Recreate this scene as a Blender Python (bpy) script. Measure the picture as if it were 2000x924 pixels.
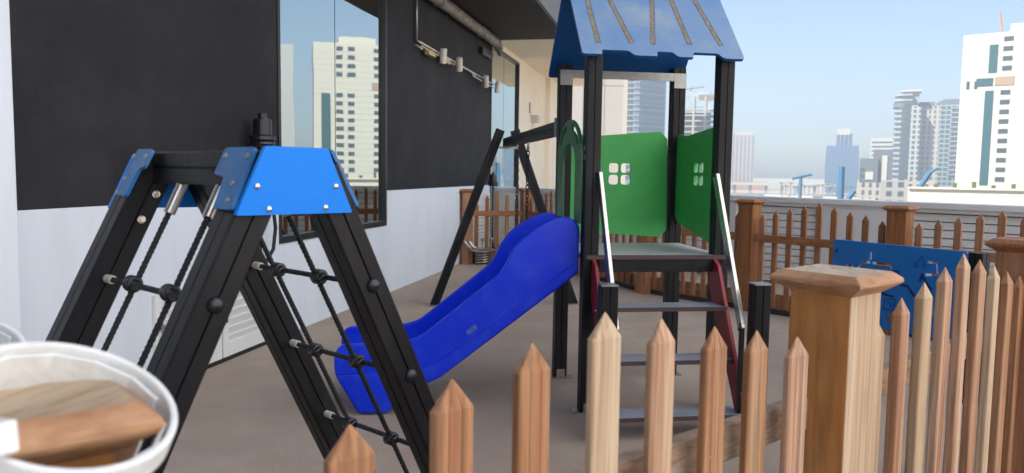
import bpy, bmesh, math, random
from mathutils import Vector, Matrix, noise
random.seed(7)
S = bpy.context.scene
for o in list(bpy.data.objects): bpy.data.objects.remove(o)
COL = S.collection
R = math.radians

# ------------------------------------------------------------------ camera
cam_d = bpy.data.cameras.new('camera'); cam = bpy.data.objects.new('camera', cam_d); COL.objects.link(cam)
cam_d.sensor_width = 36; cam_d.lens = 27.0; cam_d.clip_start = .05; cam_d.clip_end = 6000
cx = Vector((.97802232, .20799901, .01444841)); cd = Vector((.0313587, -.07823363, -.99644174)); cf = Vector((-.20612854, .97499534, -.08303681))
cx.normalize(); cf.normalize(); cu = cx.cross(cf).normalized()
m = Matrix((cx, cu, -cf)).transposed().to_4x4(); m.translation = Vector((0, 0, 1.5))
cam.matrix_world = m
cam_d.dof.use_dof = True; cam_d.dof.focus_distance = 3.9; cam_d.dof.aperture_fstop = 4.2
S.camera = cam
# ------------------------------------------------------------------ light
SUN_EL, SUN_AZ = R(49), R(240)          # azimuth clockwise from +Y
wd = bpy.data.worlds.new('World'); S.world = wd; wd.use_nodes = True
nt = wd.node_tree; sky = nt.nodes.new('ShaderNodeTexSky'); sky.sky_type = 'NISHITA'; sky.sun_disc = False
sky.sun_elevation = SUN_EL; sky.sun_rotation = SUN_AZ; sky.altitude = 0; sky.air_density = 1.0; sky.dust_density = 1.2; sky.ozone_density = 3.2
nt.links.new(sky.outputs[0], nt.nodes['Background'].inputs[0]); nt.nodes['Background'].inputs[1].default_value = .065
sd = bpy.data.lights.new('sun', 'SUN'); sd.energy = 5.0; sd.angle = R(.53); sd.color = (1, .95, .87)
so = bpy.data.objects.new('sun', sd); COL.objects.link(so)
sv = Vector((math.sin(SUN_AZ)*math.cos(SUN_EL), math.cos(SUN_AZ)*math.cos(SUN_EL), math.sin(SUN_EL)))
so.rotation_euler = sv.to_track_quat('Z', 'Y').to_euler()
S.view_settings.view_transform = 'Standard'; S.view_settings.look = 'None'; S.view_settings.exposure = 1.65; S.view_settings.gamma = 1
S.render.engine = 'CYCLES'

# ------------------------------------------------------------------ materials
def mat(name, col, rough=.6, metal=0, var=.0, scale=6, stretch=(1,1,1), bump=0, bscale=60, rand=0, spec=.5, col2=None, coat=0, stain=None, stain_scale=1.5, stain_amt=.5, rvar=0, streak=0, streak_scale=9):
    m = bpy.data.materials.new(name); m.use_nodes = True; n = m.node_tree; N = n.nodes; L = n.links
    b = N['Principled BSDF']; b.inputs['Roughness'].default_value = rough; b.inputs['Metallic'].default_value = metal
    b.inputs['Specular IOR Level'].default_value = spec; b.inputs['Coat Weight'].default_value = coat
    tc = N.new('ShaderNodeTexCoord'); mp = N.new('ShaderNodeMapping'); mp.inputs['Scale'].default_value = stretch
    L.new(tc.outputs['Object'], mp.inputs[0])
    oi = N.new('ShaderNodeObjectInfo')
    ad = N.new('ShaderNodeVectorMath'); ad.operation = 'ADD'; sc = N.new('ShaderNodeVectorMath'); sc.operation = 'SCALE'; sc.inputs['Scale'].default_value = 37.
    cb = N.new('ShaderNodeCombineXYZ'); L.new(oi.outputs['Random'], cb.inputs[0]); L.new(oi.outputs['Random'], cb.inputs[2])
    L.new(cb.outputs[0], sc.inputs[0]); L.new(mp.outputs[0], ad.inputs[0]); L.new(sc.outputs[0], ad.inputs[1])
    V = ad.outputs[0]
    c = [*col, 1]; c2 = [*(col2 or [max(0, x*(1-var)) for x in col]), 1]
    tx = N.new('ShaderNodeTexNoise'); tx.inputs['Scale'].default_value = scale; tx.inputs['Detail'].default_value = 5; tx.inputs['Roughness'].default_value = .6
    L.new(V, tx.inputs['Vector'])
    rp = N.new('ShaderNodeValToRGB'); rp.color_ramp.elements[0].position = .32; rp.color_ramp.elements[1].position = .68
    rp.color_ramp.elements[0].color = c2; rp.color_ramp.elements[1].color = c; L.new(tx.outputs[0], rp.inputs[0])
    out = rp.outputs[0]
    if stain:
        t2 = N.new('ShaderNodeTexNoise'); t2.inputs['Scale'].default_value = stain_scale; t2.inputs['Detail'].default_value = 7; t2.inputs['Roughness'].default_value = .65; L.new(V, t2.inputs['Vector'])
        r2 = N.new('ShaderNodeValToRGB'); r2.color_ramp.elements[0].position = .5; r2.color_ramp.elements[1].position = .66
        r2.color_ramp.elements[0].color = (0,0,0,1); r2.color_ramp.elements[1].color = (stain_amt,)*3+(1,); L.new(t2.outputs[0], r2.inputs[0])
        mx = N.new('ShaderNodeMix'); mx.data_type = 'RGBA'; L.new(r2.outputs[0], mx.inputs[0]); L.new(out, mx.inputs[6]); mx.inputs[7].default_value = (*stain, 1); out = mx.outputs[2]
    if streak:
        t4 = N.new('ShaderNodeTexNoise'); t4.inputs['Scale'].default_value = streak_scale; t4.inputs['Detail'].default_value = 3; L.new(V, t4.inputs['Vector'])
        r4 = N.new('ShaderNodeValToRGB'); r4.color_ramp.elements[0].position = .36; r4.color_ramp.elements[1].position = .56
        r4.color_ramp.elements[0].color = (1-streak,)*3+(1,); r4.color_ramp.elements[1].color = (1,1,1,1); L.new(t4.outputs[0], r4.inputs[0])
        m4 = N.new('ShaderNodeMix'); m4.data_type = 'RGBA'; m4.blend_type = 'MULTIPLY'; m4.inputs[0].default_value = 1; L.new(out, m4.inputs[6]); L.new(r4.outputs[0], m4.inputs[7]); out = m4.outputs[2]
    if rand:
        hs = N.new('ShaderNodeHueSaturation'); mr = N.new('ShaderNodeMapRange'); mr.inputs[3].default_value = 1-rand; mr.inputs[4].default_value = 1+rand
        L.new(oi.outputs['Random'], mr.inputs[0]); L.new(mr.outputs[0], hs.inputs['Value']); L.new(out, hs.inputs['Color'])
        m2 = N.new('ShaderNodeMapRange'); m2.inputs[3].default_value = 1+rand*.5; m2.inputs[4].default_value = 1-rand*.9
        L.new(oi.outputs['Random'], m2.inputs[0]); L.new(m2.outputs[0], hs.inputs['Saturation']); out = hs.outputs[0]
    L.new(out, b.inputs['Base Color'])
    if rvar:
        r3 = N.new('ShaderNodeMapRange'); r3.inputs[3].default_value = rough-rvar; r3.inputs[4].default_value = rough+rvar; L.new(tx.outputs[0], r3.inputs[0]); L.new(r3.outputs[0], b.inputs['Roughness'])
    if bump:
        t3 = N.new('ShaderNodeTexNoise'); t3.inputs['Scale'].default_value = bscale; t3.inputs['Detail'].default_value = 4; L.new(V, t3.inputs['Vector'])
        bp = N.new('ShaderNodeBump'); bp.inputs['Strength'].default_value = bump; bp.inputs['Distance'].default_value = .01; L.new(t3.outputs[0], bp.inputs['Height']); L.new(bp.outputs[0], b.inputs['Normal'])
    return m
M = {}
M['black_wall'] = mat('black_plaster', (.022,.022,.026), .8, var=.35, scale=2.5, bump=.25, bscale=45, stain=(.06,.058,.058), stain_scale=1.4, stain_amt=.2, spec=.3)
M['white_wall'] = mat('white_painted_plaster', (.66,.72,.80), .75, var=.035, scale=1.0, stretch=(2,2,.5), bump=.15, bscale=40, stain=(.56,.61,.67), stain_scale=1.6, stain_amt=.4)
M['cream_wall'] = mat('cream_plaster', (.82,.74,.60), .8, var=.06, scale=1.5, stain=(.66,.58,.45), stain_scale=.8, stain_amt=.4)
M['bounce_wall'] = mat('pale_bounce_render', (.82,.82,.84), .8, var=.05, scale=.5)
M['soffit'] = mat('black_soffit', (.02,.019,.019), .8, var=.3, scale=1.5)
M['fascia'] = mat('grey_fascia', (.13,.135,.14), .7, var=.15, scale=1.2)
M['tower_mass'] = mat('hotel_facade', (.6,.58,.54), .7, var=.06, scale=.3)
M['frame_black'] = mat('black_window_frame', (.012,.013,.014), .4)
M['floor'] = mat('rubber_floor', (.50,.40,.325), .9, col2=(.40,.315,.255), scale=1.1, bump=.9, bscale=260, stain=(.58,.49,.42), stain_scale=.8, stain_amt=.45, spec=.25, streak=.3, streak_scale=150)
M['bounce_paving'] = mat('pale_bounce_paving', (.58,.53,.46), .8, var=.12, scale=.8)
M['parapet'] = mat('parapet_concrete', (.70,.71,.72), .75, var=.07, scale=1.1, stain=(.58,.58,.57), stain_scale=1.3, stain_amt=.4)
M['slat_white'] = mat('white_slats', (.74,.75,.74), .6, var=.08, scale=2)
M['gap_dark'] = mat('dark_gap', (.30,.30,.29), .8)
M['post_black'] = mat('black_post_paint', (.007,.007,.010), .5, spec=.28, var=.3, scale=5, stretch=(1,1,.25), bump=.12, bscale=50, stain=(.028,.028,.032), stain_scale=6, stain_amt=.4, rvar=.08)
M['rope'] = mat('dark_rope', (.016,.02,.023), .75, var=.4, scale=90)
M['plastic_black'] = mat('black_plastic', (.012,.014,.018), .32, var=.2)
M['steel'] = mat('brushed_steel', (.5,.49,.47), .3, metal=1, var=.2, scale=30, bump=.05)
M['steel_dull'] = mat('galvanised_steel', (.36,.36,.355), .45, metal=.9, var=.2, scale=20)
M['bright_bolt'] = mat('bolt_steel', (.72,.7,.66), .25, metal=1)
M['blue_panel'] = mat('blue_laminate', (.0,.20,.78), .55, var=.06, spec=.3, scale=30, bump=.12, bscale=180, stretch=(1,1,4))
M['blue_dusty'] = mat('dusty_blue_plate', (.01,.14,.40), .5, var=.3, scale=12, stain=(.10,.17,.26), stain_scale=9, stain_amt=.6)
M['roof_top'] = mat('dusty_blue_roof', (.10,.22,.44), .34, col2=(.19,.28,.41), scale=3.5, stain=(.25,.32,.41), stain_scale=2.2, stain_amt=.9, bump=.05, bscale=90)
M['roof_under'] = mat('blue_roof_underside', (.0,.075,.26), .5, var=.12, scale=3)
M['slot_dirt'] = mat('sandy_dirt_in_groove', (.30,.25,.19), .9, col2=(.13,.11,.085), scale=55, bump=.5)
M['slide_blue'] = mat('glossy_blue_plastic', (.0,.028,.66), .36, var=.10, scale=3, bump=.06, bscale=25, spec=.35, stain=(.03,.09,.68), stain_scale=7, stain_amt=.4, rvar=.08)
M['slide_scratch'] = mat('worn_sticker', (.02,.05,.42), .5, col2=(.08,.13,.42), scale=60)
M['green'] = mat('green_laminate', (.06,.47,.10), .5, var=.12, scale=5, bump=.08, bscale=120)
M['green_dark'] = mat('dark_green_laminate', (.022,.13,.05), .45, var=.12, scale=8)
M['red'] = mat('red_stringer', (.27,.016,.026), .5, var=.2, scale=8)
M['deck_grey'] = mat('grey_antislip_board', (.42,.435,.42), .7, var=.1, scale=10, stain=(.34,.35,.34), stain_scale=5, stain_amt=.3)
M['step_grey'] = mat('grey_step', (.23,.25,.29), .6, var=.15, scale=8, stain=(.33,.35,.38), stain_scale=7, stain_amt=.5)
M['edge_red'] = mat('dark_plywood_edge', (.07,.04,.045), .6)
def wood(name, c1, c2, stain, amt=.5, rand=.12, st=(9,9,.28), rough=.62, streak=.26):
    return mat(name, c1, rough, col2=c2, scale=3.2, stretch=st, bump=.22, bscale=14, rand=rand, stain=stain, stain_scale=.9, stain_amt=amt, spec=.35, streak=streak, streak_scale=9)
M['wood_near'] = wood('weathered_picket_wood', (.50,.265,.14), (.34,.155,.075), (.58,.41,.28), .8, .17, streak=.36)
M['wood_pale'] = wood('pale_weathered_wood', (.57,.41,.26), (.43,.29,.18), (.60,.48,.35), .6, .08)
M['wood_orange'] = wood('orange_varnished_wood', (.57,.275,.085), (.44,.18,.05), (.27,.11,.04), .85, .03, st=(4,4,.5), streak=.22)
M['wood_far'] = wood('brown_varnished_wood', (.36,.155,.065), (.22,.09,.038), (.44,.21,.10), .5, .15)
M['wood_rail'] = wood('weathered_rail_wood', (.42,.29,.20), (.29,.18,.11), (.50,.40,.30), .6, .08, st=(2.2,2.2,9))
M['wood_rail_far'] = wood('brown_rail_wood', (.36,.155,.065), (.24,.10,.042), (.42,.20,.09), .4, .08, st=(2.2,2.2,9))
M['cap_wood'] = wood('weathered_cap_wood', (.58,.45,.32), (.42,.30,.19), (.62,.52,.40), .7, .06, st=(7,1.5,7))
M['cap_edge'] = wood('brown_cap_edge_wood', (.54,.31,.17), (.38,.19,.10), (.60,.43,.29), .6, .06, st=(2,2,7))
M['kerb_black'] = mat('black_rubber_kerb', (.02,.02,.022), .6)
M['tub_white'] = mat('chipped_white_paint', (.76,.79,.80), .55, var=.05, scale=4, stain=(.50,.45,.38), stain_scale=9, stain_amt=.35, bump=.25, bscale=50)
M['pipe'] = mat('dirty_galvanised_pipe', (.30,.28,.25), .6, metal=.3, col2=(.10,.09,.08), scale=9, stretch=(1,1,1))
M['lamp_white'] = mat('cream_lamp_paint', (.58,.55,.48), .45, var=.05)
M['brass'] = mat('yellowed_box', (.45,.36,.13), .4, metal=.3)
M['water'] = mat('harbour_water', (.035,.085,.11), .12, var=.2, scale=.02, bump=.3, bscale=.3)
M['land'] = mat('dusty_ground', (.33,.29,.23), .9, var=.2, scale=.01)
M['asphalt_pale'] = mat('quay_concrete', (.42,.40,.36), .9, var=.15, scale=.03)
def facade(name, col, glass, sx, sz, fx=.25, fz=.3, rough=.25):
    """curtain wall: mullions and floor bands over panes, all at real size in metres"""
    m = bpy.data.materials.new(name); m.use_nodes = True; N = m.node_tree.nodes; L = m.node_tree.links; b = N['Principled BSDF']
    uv = N.new('ShaderNodeUVMap'); sp = N.new('ShaderNodeSeparateXYZ'); L.new(uv.outputs[0], sp.inputs[0])
    def line(o, s, f):
        d = N.new('ShaderNodeMath'); d.operation = 'DIVIDE'; d.inputs[1].default_value = s; L.new(o, d.inputs[0])
        fr = N.new('ShaderNodeMath'); fr.operation = 'FRACT'; L.new(d.outputs[0], fr.inputs[0])
        lt = N.new('ShaderNodeMath'); lt.operation = 'LESS_THAN'; lt.inputs[1].default_value = f; L.new(fr.outputs[0], lt.inputs[0]); return lt.outputs[0]
    mx = N.new('ShaderNodeMath'); mx.operation = 'MAXIMUM'; L.new(line(sp.outputs[0], sx, fx), mx.inputs[0]); L.new(line(sp.outputs[1], sz, fz), mx.inputs[1])
    tn = N.new('ShaderNodeTexNoise'); tn.inputs['Scale'].default_value = .4; L.new(uv.outputs[0], tn.inputs[0])
    g = N.new('ShaderNodeMix'); g.data_type = 'RGBA'; g.inputs[6].default_value = (*[x*.75 for x in glass], 1); g.inputs[7].default_value = (*[min(1, x*1.25) for x in glass], 1); L.new(tn.outputs[0], g.inputs[0])
    c = N.new('ShaderNodeMix'); c.data_type = 'RGBA'; c.inputs[7].default_value = (*col, 1); L.new(g.outputs[2], c.inputs[6]); L.new(mx.outputs[0], c.inputs[0]); L.new(c.outputs[2], b.inputs['Base Color'])
    r = N.new('ShaderNodeMapRange'); r.inputs[3].default_value = rough; r.inputs[4].default_value = .7; L.new(mx.outputs[0], r.inputs[0]); L.new(r.outputs[0], b.inputs['Roughness'])
    return m
def glassmat():
    m = bpy.data.materials.new('tinted_reflective_glass'); m.use_nodes = True; N = m.node_tree.nodes; L = m.node_tree.links
    N.remove(N['Principled BSDF']); out = N['Material Output']
    gl = N.new('ShaderNodeBsdfGlossy'); gl.inputs['Color'].default_value = (.90,.97,.95,1); gl.inputs['Roughness'].default_value = .008
    tr = N.new('ShaderNodeBsdfTransparent'); tr.inputs['Color'].default_value = (.62,.78,.74,1)
    mx = N.new('ShaderNodeMixShader'); lw = N.new('ShaderNodeFresnel'); lw.inputs[0].default_value = 1.5
    mr = N.new('ShaderNodeMapRange'); mr.inputs[1].default_value = 0; mr.inputs[2].default_value = 1; mr.inputs[3].default_value = .58; mr.inputs[4].default_value = 1.0
    L.new(lw.outputs[0], mr.inputs[0]); L.new(mr.outputs[0], mx.inputs[0]); L.new(tr.outputs[0], mx.inputs[1]); L.new(gl.outputs[0], mx.inputs[2]); L.new(mx.outputs[0], out.inputs[0])
    tn = N.new('ShaderNodeTexNoise'); tn.inputs['Scale'].default_value = .9; tc = N.new('ShaderNodeTexCoord'); L.new(tc.outputs['Object'], tn.inputs[0])
    bp = N.new('ShaderNodeBump'); bp.inputs['Strength'].default_value = .05; bp.inputs['Distance'].default_value = .02; L.new(tn.outputs[0], bp.inputs['Height']); L.new(bp.outputs[0], gl.inputs['Normal'])
    return m
M['glass'] = glassmat()
M['curtain'] = mat('pale_backing_curtain', (.82,.84,.82), .9, var=.1, scale=30, stretch=(6,6,.2))
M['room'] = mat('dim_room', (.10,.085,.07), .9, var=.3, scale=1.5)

# ------------------------------------------------------------------ object helpers
ORI = {}
def tag(o, label=None, cat=None, group=None, kind=None):
    if label: o['label'] = label
    if cat: o['category'] = cat
    if group: o['group'] = group
    if kind: o['kind'] = kind
    return o
def thing(name, loc, label, cat, group=None):
    o = bpy.data.objects.new(name, None); COL.objects.link(o); o.location = loc; o.empty_display_size = .1
    ORI[o] = Vector(loc); return tag(o, label, cat, group)
def obj(name, bm, m, parent=None, bevel=0, smooth=False, loc=None, segs=2, extra=()):
    org = ORI[parent] if parent else Vector(loc or (0,0,0))
    bmesh.ops.translate(bm, verts=bm.verts, vec=-org)
    bmesh.ops.recalc_face_normals(bm, faces=bm.faces)
    me = bpy.data.meshes.new(name); bm.to_mesh(me); bm.free()
    for p in me.polygons: p.use_smooth = smooth
    me.materials.append(M[m] if isinstance(m, str) else m)
    for e in extra: me.materials.append(M[e])
    o = bpy.data.objects.new(name, me); COL.objects.link(o)
    if parent: o.parent = parent
    else: o.location = org
    ORI[o] = org
    if bevel:
        b = o.modifiers.new('bevel', 'BEVEL'); b.width = bevel; b.segments = segs; b.limit_method = 'ANGLE'; b.angle_limit = R(40)
    return o
def BM(): return bmesh.new()
def frame(o, x, y=None, z=None):
    """matrix from origin and axes (missing ones completed)"""
    x = Vector(x).normalized()
    if z is None: y = Vector(y); y = (y - x*y.dot(x)).normalized(); z = x.cross(y)
    else: z = Vector(z); z = (z - x*z.dot(x)).normalized(); y = z.cross(x)
    mm = Matrix((x, y, z)).transposed().to_4x4(); mm.translation = Vector(o); return mm
def box(bm, x0, x1, y0, y1, z0, z1, mt=Matrix()):
    v = [bm.verts.new(mt @ Vector((x, y, z))) for z in (z0, z1) for x, y in ((x0,y0),(x1,y0),(x1,y1),(x0,y1))]
    for f in ((3,2,1,0),(4,5,6,7),(0,1,5,4),(1,2,6,5),(2,3,7,6),(3,0,4,7)): bm.faces.new([v[i] for i in f])
    return bm
def prism(bm, pts, z0, z1, mt=Matrix()):
    a = [bm.verts.new(mt @ Vector((x, y, z0))) for x, y in pts]; b = [bm.verts.new(mt @ Vector((x, y, z1))) for x, y in pts]
    n = len(pts); bm.faces.new(a[::-1]); bm.faces.new(b)
    for i in range(n): bm.faces.new((a[i], a[(i+1) % n], b[(i+1) % n], b[i]))
    return bm
def tube(bm, pts, r, n=10, closed=False, rs=None):
    pts = [Vector(p) for p in pts]; rings = []; k = len(pts); prev = None
    for i, p in enumerate(pts):
        if closed: t = pts[(i+1) % k]-pts[i-1]
        else: t = pts[min(i+1, k-1)]-pts[max(i-1, 0)]
        t.normalize()
        if prev is None: u = t.orthogonal().normalized()
        else: u = (prev - t*prev.dot(t)).normalized()
        prev = u; w = t.cross(u); rr = rs[i] if rs else r
        rings.append([bm.verts.new(p + (u*math.cos(2*math.pi*j/n)+w*math.sin(2*math.pi*j/n))*rr) for j in range(n)])
    for i in range(k if closed else k-1):
        a, b = rings[i], rings[(i+1) % k]
        for j in range(n): bm.faces.new((a[j], a[(j+1) % n], b[(j+1) % n], b[j]))
    if not closed: bm.faces.new(rings[0][::-1]); bm.faces.new(rings[-1])
    return bm
def lathe(bm, prof, mt=Matrix(), n=24):
    rings = [[bm.verts.new(mt @ Vector((r*math.cos(2*math.pi*j/n), r*math.sin(2*math.pi*j/n), z))) for j in range(n)] for r, z in prof]
    for a, b in zip(rings, rings[1:]):
        for j in range(n): bm.faces.new((a[j], a[(j+1) % n], b[(j+1) % n], b[j]))
    bm.faces.new(rings[0][::-1]); bm.faces.new(rings[-1]); return bm
def dome(bm, p, n, r, h):
    prof = [(r, 0)]+[(r*math.cos(a), h*math.sin(a)) for a in (R(20), R(40), R(60), R(78))]+[(r*.05, h)]
    ax = Vector(n).normalized(); return lathe(bm, prof, frame(p, ax.orthogonal(), z=ax), 16)
def grooved(w=.095, g=.0035, d=.004, c=.006):
    h = w/2; s = []
    side = [(-h+c, -h), (-g, -h), (-g*.4, -h+d), (g*.4, -h+d), (g, -h), (h-c, -h)]
    for k in range(4):
        ca, sa = ((1,0),(0,1),(-1,0),(0,-1))[k]
        s += [(x*ca-y*sa, x*sa+y*ca) for x, y in side]
    return s
def post(bm, p0, p1, side, w=.095, g=.0035, d=.006):
    """black profile post with a groove along each face"""
    p0 = Vector(p0); p1 = Vector(p1); ax = (p1-p0)
    mt = frame(p0, side, z=ax); mt = Matrix.Translation(p0) @ mt.to_3x3().to_4x4()
    z = ax.normalized(); x = Vector(side); x = (x-z*x.dot(z)).normalized(); y = z.cross(x)
    mt = Matrix((x, y, z)).transposed().to_4x4(); mt.translation = p0
    return prism(bm, grooved(w, g, d), 0, ax.length, mt)
def plate(name, outline, holes, mt, thick, m, parent, bevel=.002, smooth_edge=False, backmat=None):
    """flat board with real cut-outs, in the x-y plane of mt, thickness along z centred"""
    cu_ = bpy.data.curves.new('c', 'CURVE'); cu_.dimensions = '2D'; cu_.fill_mode = 'BOTH'; cu_.extrude = thick/2
    for pl in [outline]+holes:
        s = cu_.splines.new('POLY'); s.points.add(len(pl)-1)
        for i, p in enumerate(pl): s.points[i].co = (p[0], p[1], 0, 1)
        s.use_cyclic_u = True
    t = bpy.data.objects.new('c', cu_); me = bpy.data.meshes.new_from_object(t); bpy.data.objects.remove(t); bpy.data.curves.remove(cu_)
    bm = BM(); bm.from_mesh(me); bpy.data.meshes.remove(me); bmesh.ops.remove_doubles(bm, verts=bm.verts, dist=1e-5)
    bmesh.ops.transform(bm, matrix=mt, verts=bm.verts)
    o = obj(name, bm, m, parent, bevel=bevel, segs=1)
    if backmat:
        o.data.materials.append(M[backmat]); nz = mt.to_3x3() @ Vector((0,0,1))
        for p in o.data.polygons:
            if p.normal.dot(nz) < -.5: p.material_index = 1
    return o
def rounded(pts, r, n=5):
    out = []
    k = len(pts); rr = r if isinstance(r, (list, tuple)) else [r]*k
    for i in range(k):
        p = Vector((*pts[i],)).to_2d(); a = Vector(pts[i-1]).to_2d(); b = Vector(pts[(i+1) % k]).to_2d(); q = rr[i]
        da = (a-p); db = (b-p); q = min(q, da.length*.48, db.length*.48)
        if q < 1e-4: out.append(tuple(p)); continue
        A = p+da.normalized()*q; B = p+db.normalized()*q
        for j in range(n+1):
            t = j/n; out.append(tuple(A*(1-t)**2+p*2*t*(1-t)+B*t*t))
    return out
def rrect(x0, x1, y0, y1, r): return rounded([(x0,y0),(x1,y0),(x1,y1),(x0,y1)], r)

# ================================================================== SETTING
bm = BM(); box(bm, -3.6, 12, -6, 22, -.3, 0)
# keep the deck corner in line with the parapet
deck = tag(obj('deck', bm, 'floor'), kind='structure')
bm = BM(); bm.faces.new([bm.verts.new(v) for v in ((-6000,-6000,-14),(6000,-6000,-14),(6000,6000,-14),(-6000,6000,-14))])
tag(obj('ground', bm, 'land'), kind='structure')
bm = BM(); bm.faces.new([bm.verts.new(v) for v in ((-120,170,-13.9),(60,150,-13.9),(190,330,-13.9),(230,560,-13.9),(160,720,-13.9),(-300,760,-13.9),(-330,300,-13.9))])
tag(obj('water', bm, 'water'), kind='structure')
bm = BM(); box(bm, 12.002, 60, -40, 7, -.3, -.02); box(bm, -3.4, 12, -40, -6.002, -.3, -.02)
tag(obj('podium', bm, 'bounce_paving'), kind='structure')  # pale slabs added out of view to bounce sunlight into the shade
WX = -3.42
# unseen building added beside the viewpoint to bounce sunlight into the shaded terrace
CW = thing('bounce_building', (11.2, -14, 0), 'unseen pale building added right of the viewpoint to bounce sunlight onto the terrace', 'building')
obj('wall', box(BM(), 11.2, 26, -34, 13, -14, 34), 'bounce_wall', CW)
for i in range(8):
    for k in range(9): obj('window', box(BM(), 11.16, 11.22, -31+i*4.6, -29.4+i*4.6, 1+k*3.5, 2.6+k*3.5), 'frame_black', CW)
# ---- hotel building
H = thing('hotel_building', (WX, 6, 0), 'tall hotel wall painted black above and white below, with large tinted windows, along the playground', 'building')
def wallbox(name, y0, y1, z0, z1, m, t=.25, proud=0): return obj(name, box(BM(), WX-t, WX+proud, y0, y1, z0, z1), m, H)
for (y0, y1) in ((-6, 6.2), (8.78, 14.08)):
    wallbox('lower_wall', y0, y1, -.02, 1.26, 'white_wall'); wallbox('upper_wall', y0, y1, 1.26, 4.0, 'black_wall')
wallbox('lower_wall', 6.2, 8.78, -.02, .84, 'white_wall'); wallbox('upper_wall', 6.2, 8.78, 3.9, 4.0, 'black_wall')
obj('pillar', box(BM(), WX+.002, -3.17, 1.2, 3.2, -.02, 3.99), 'white_wall', H, bevel=.01)
obj('upper_block', box(BM(), -16, -2.05, -30, 14.4, 4.03, 10.6), 'fascia', H)  # unseen top kept low so sunlight clears it to the added slabs and building
obj('soffit', box(BM(), -3.6, -2.06, -6, 14.38, 3.985, 4.029), 'soffit', H)
wallbox('back_wall', 16.68, 22, -.02, 3.99, 'cream_wall'); obj('pilaster', box(BM(), WX, WX+.12, 20.2, 22.02, -.02, 3.99), 'cream_wall', H)
wallbox('window_head', 14.08, 16.68, 3.88, 3.99, 'cream_wall')
obj('low_roof', box(BM(), -16, -2.05, 14.42, 22.2, 3.99, 4.25), 'cream_wall', H)
# windows
def window(y0, y1, z0, z1, muls, sill=True):
    b = BM(); f = .045
    box(b, WX-.09, WX+.012, y0, y0+f, z0, z1); box(b, WX-.09, WX+.012, y1-f, y1, z0, z1)
    box(b, WX-.09, WX+.014, y0+f, y1-f, z0, z0+.06); box(b, WX-.09, WX+.014, y0+f, y1-f, z1-f, z1)
    w = obj('window', b, 'frame_black', H, bevel=.003)
    ys = [y0+f]+muls+[y1-f]
    for a, c in zip(ys, ys[1:]): obj('pane', box(BM(), WX-.045, WX-.035, a+.004, c-.004, z0+.06, z1-f), 'glass', w)
    for y in muls: obj('mullion', box(BM(), WX-.046, WX-.033, y-.0045, y+.0045, z0+.06, z1-f), 'frame_black', w)
    return w
w1 = window(6.2, 8.78, .84, 3.9, [7.44]); w2 = window(14.08, 16.68, .02, 3.88, [15.32])
def folds(y0, y1, x):
    b = BM(); n = int((y1-y0)/.035); pts = [(x+.03*math.sin(i*1.7)+.01*math.sin(i*.6), y0+(y1-y0)*i/n) for i in range(n+1)]
    for i in range(n): b.faces.new([b.verts.new(v) for v in ((*pts[i], .1), (*pts[i+1], .1), (*pts[i+1], 3.88), (*pts[i], 3.88))])
    bmesh.ops.remove_doubles(b, verts=b.verts, dist=1e-4); return b
obj('curtain', folds(6.28, 7.6, WX-.2), 'curtain', w1, smooth=True); obj('curtain', folds(8.35, 8.7, WX-.3), 'curtain', w1, smooth=True)  # wide curtain added behind the pane to lighten it like reflected sky
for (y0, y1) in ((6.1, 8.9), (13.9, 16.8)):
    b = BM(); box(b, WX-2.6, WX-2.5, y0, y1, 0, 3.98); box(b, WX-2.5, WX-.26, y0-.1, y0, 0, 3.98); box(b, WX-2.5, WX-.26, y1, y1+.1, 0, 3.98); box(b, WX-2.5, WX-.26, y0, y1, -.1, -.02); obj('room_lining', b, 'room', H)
# louvred cabinet doors
for y0, y1 in ((4.5, 5.26), (5.28, 5.98)):
    b = BM(); f = .075; x0, x1 = WX+.002, WX+.028
    box(b, x0, x1, y0, y0+f, .03, .64); box(b, x0, x1, y1-f, y1, .03, .64); box(b, x0, x1, y0+f, y1-f, .03, .14); box(b, x0, x1, y0+f, y1-f, .60, .64)
    box(b, x0, x0+.004, y0+f, y1-f, .14, .60)
    z = .14
    while z < .59:
        mt = frame((WX+.012, 0, z+.028), (0,1,0), z=(.35,0,1)); box(b, y0+f, y1-f, -.006, .006, -.028, .028, mt); z += .066
    d = obj('cabinet_door', b, 'slat_white', H, bevel=.002)
    hb = BM(); box(hb, WX+.028, WX+.045, y0+.02, y0+.07, .40, .43); tube(hb, [(WX+.05, y0+.03, .38), (WX+.05, y0+.03, .46)], .006); obj('hinge', hb, 'steel_dull', d)
    hb = BM(); box(hb, WX+.028, WX+.036, y0+.03, y0+.055, .30, .34); obj('latch', hb, 'plastic_black', d)
obj('door_sill', box(BM(), WX, WX+.035, 4.5, 5.98, 0, .026), 'frame_black', H)
# lower louvre grille near the far fence
b = BM()
for i in range(17): box(b, WX+.004, WX+.03, 12.45, 14.0, .04+i*.064, .088+i*.064)
box(b, WX+.001, WX+.004, 12.4, 14.05, .02, 1.13); g = obj('louvre_grille', b, 'slat_white', H)
b = BM(); box(b, WX, WX+.02, 17.9, 18.0, 2.9, 3.15); obj('wall_vent', b, 'gap_dark', H)
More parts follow.
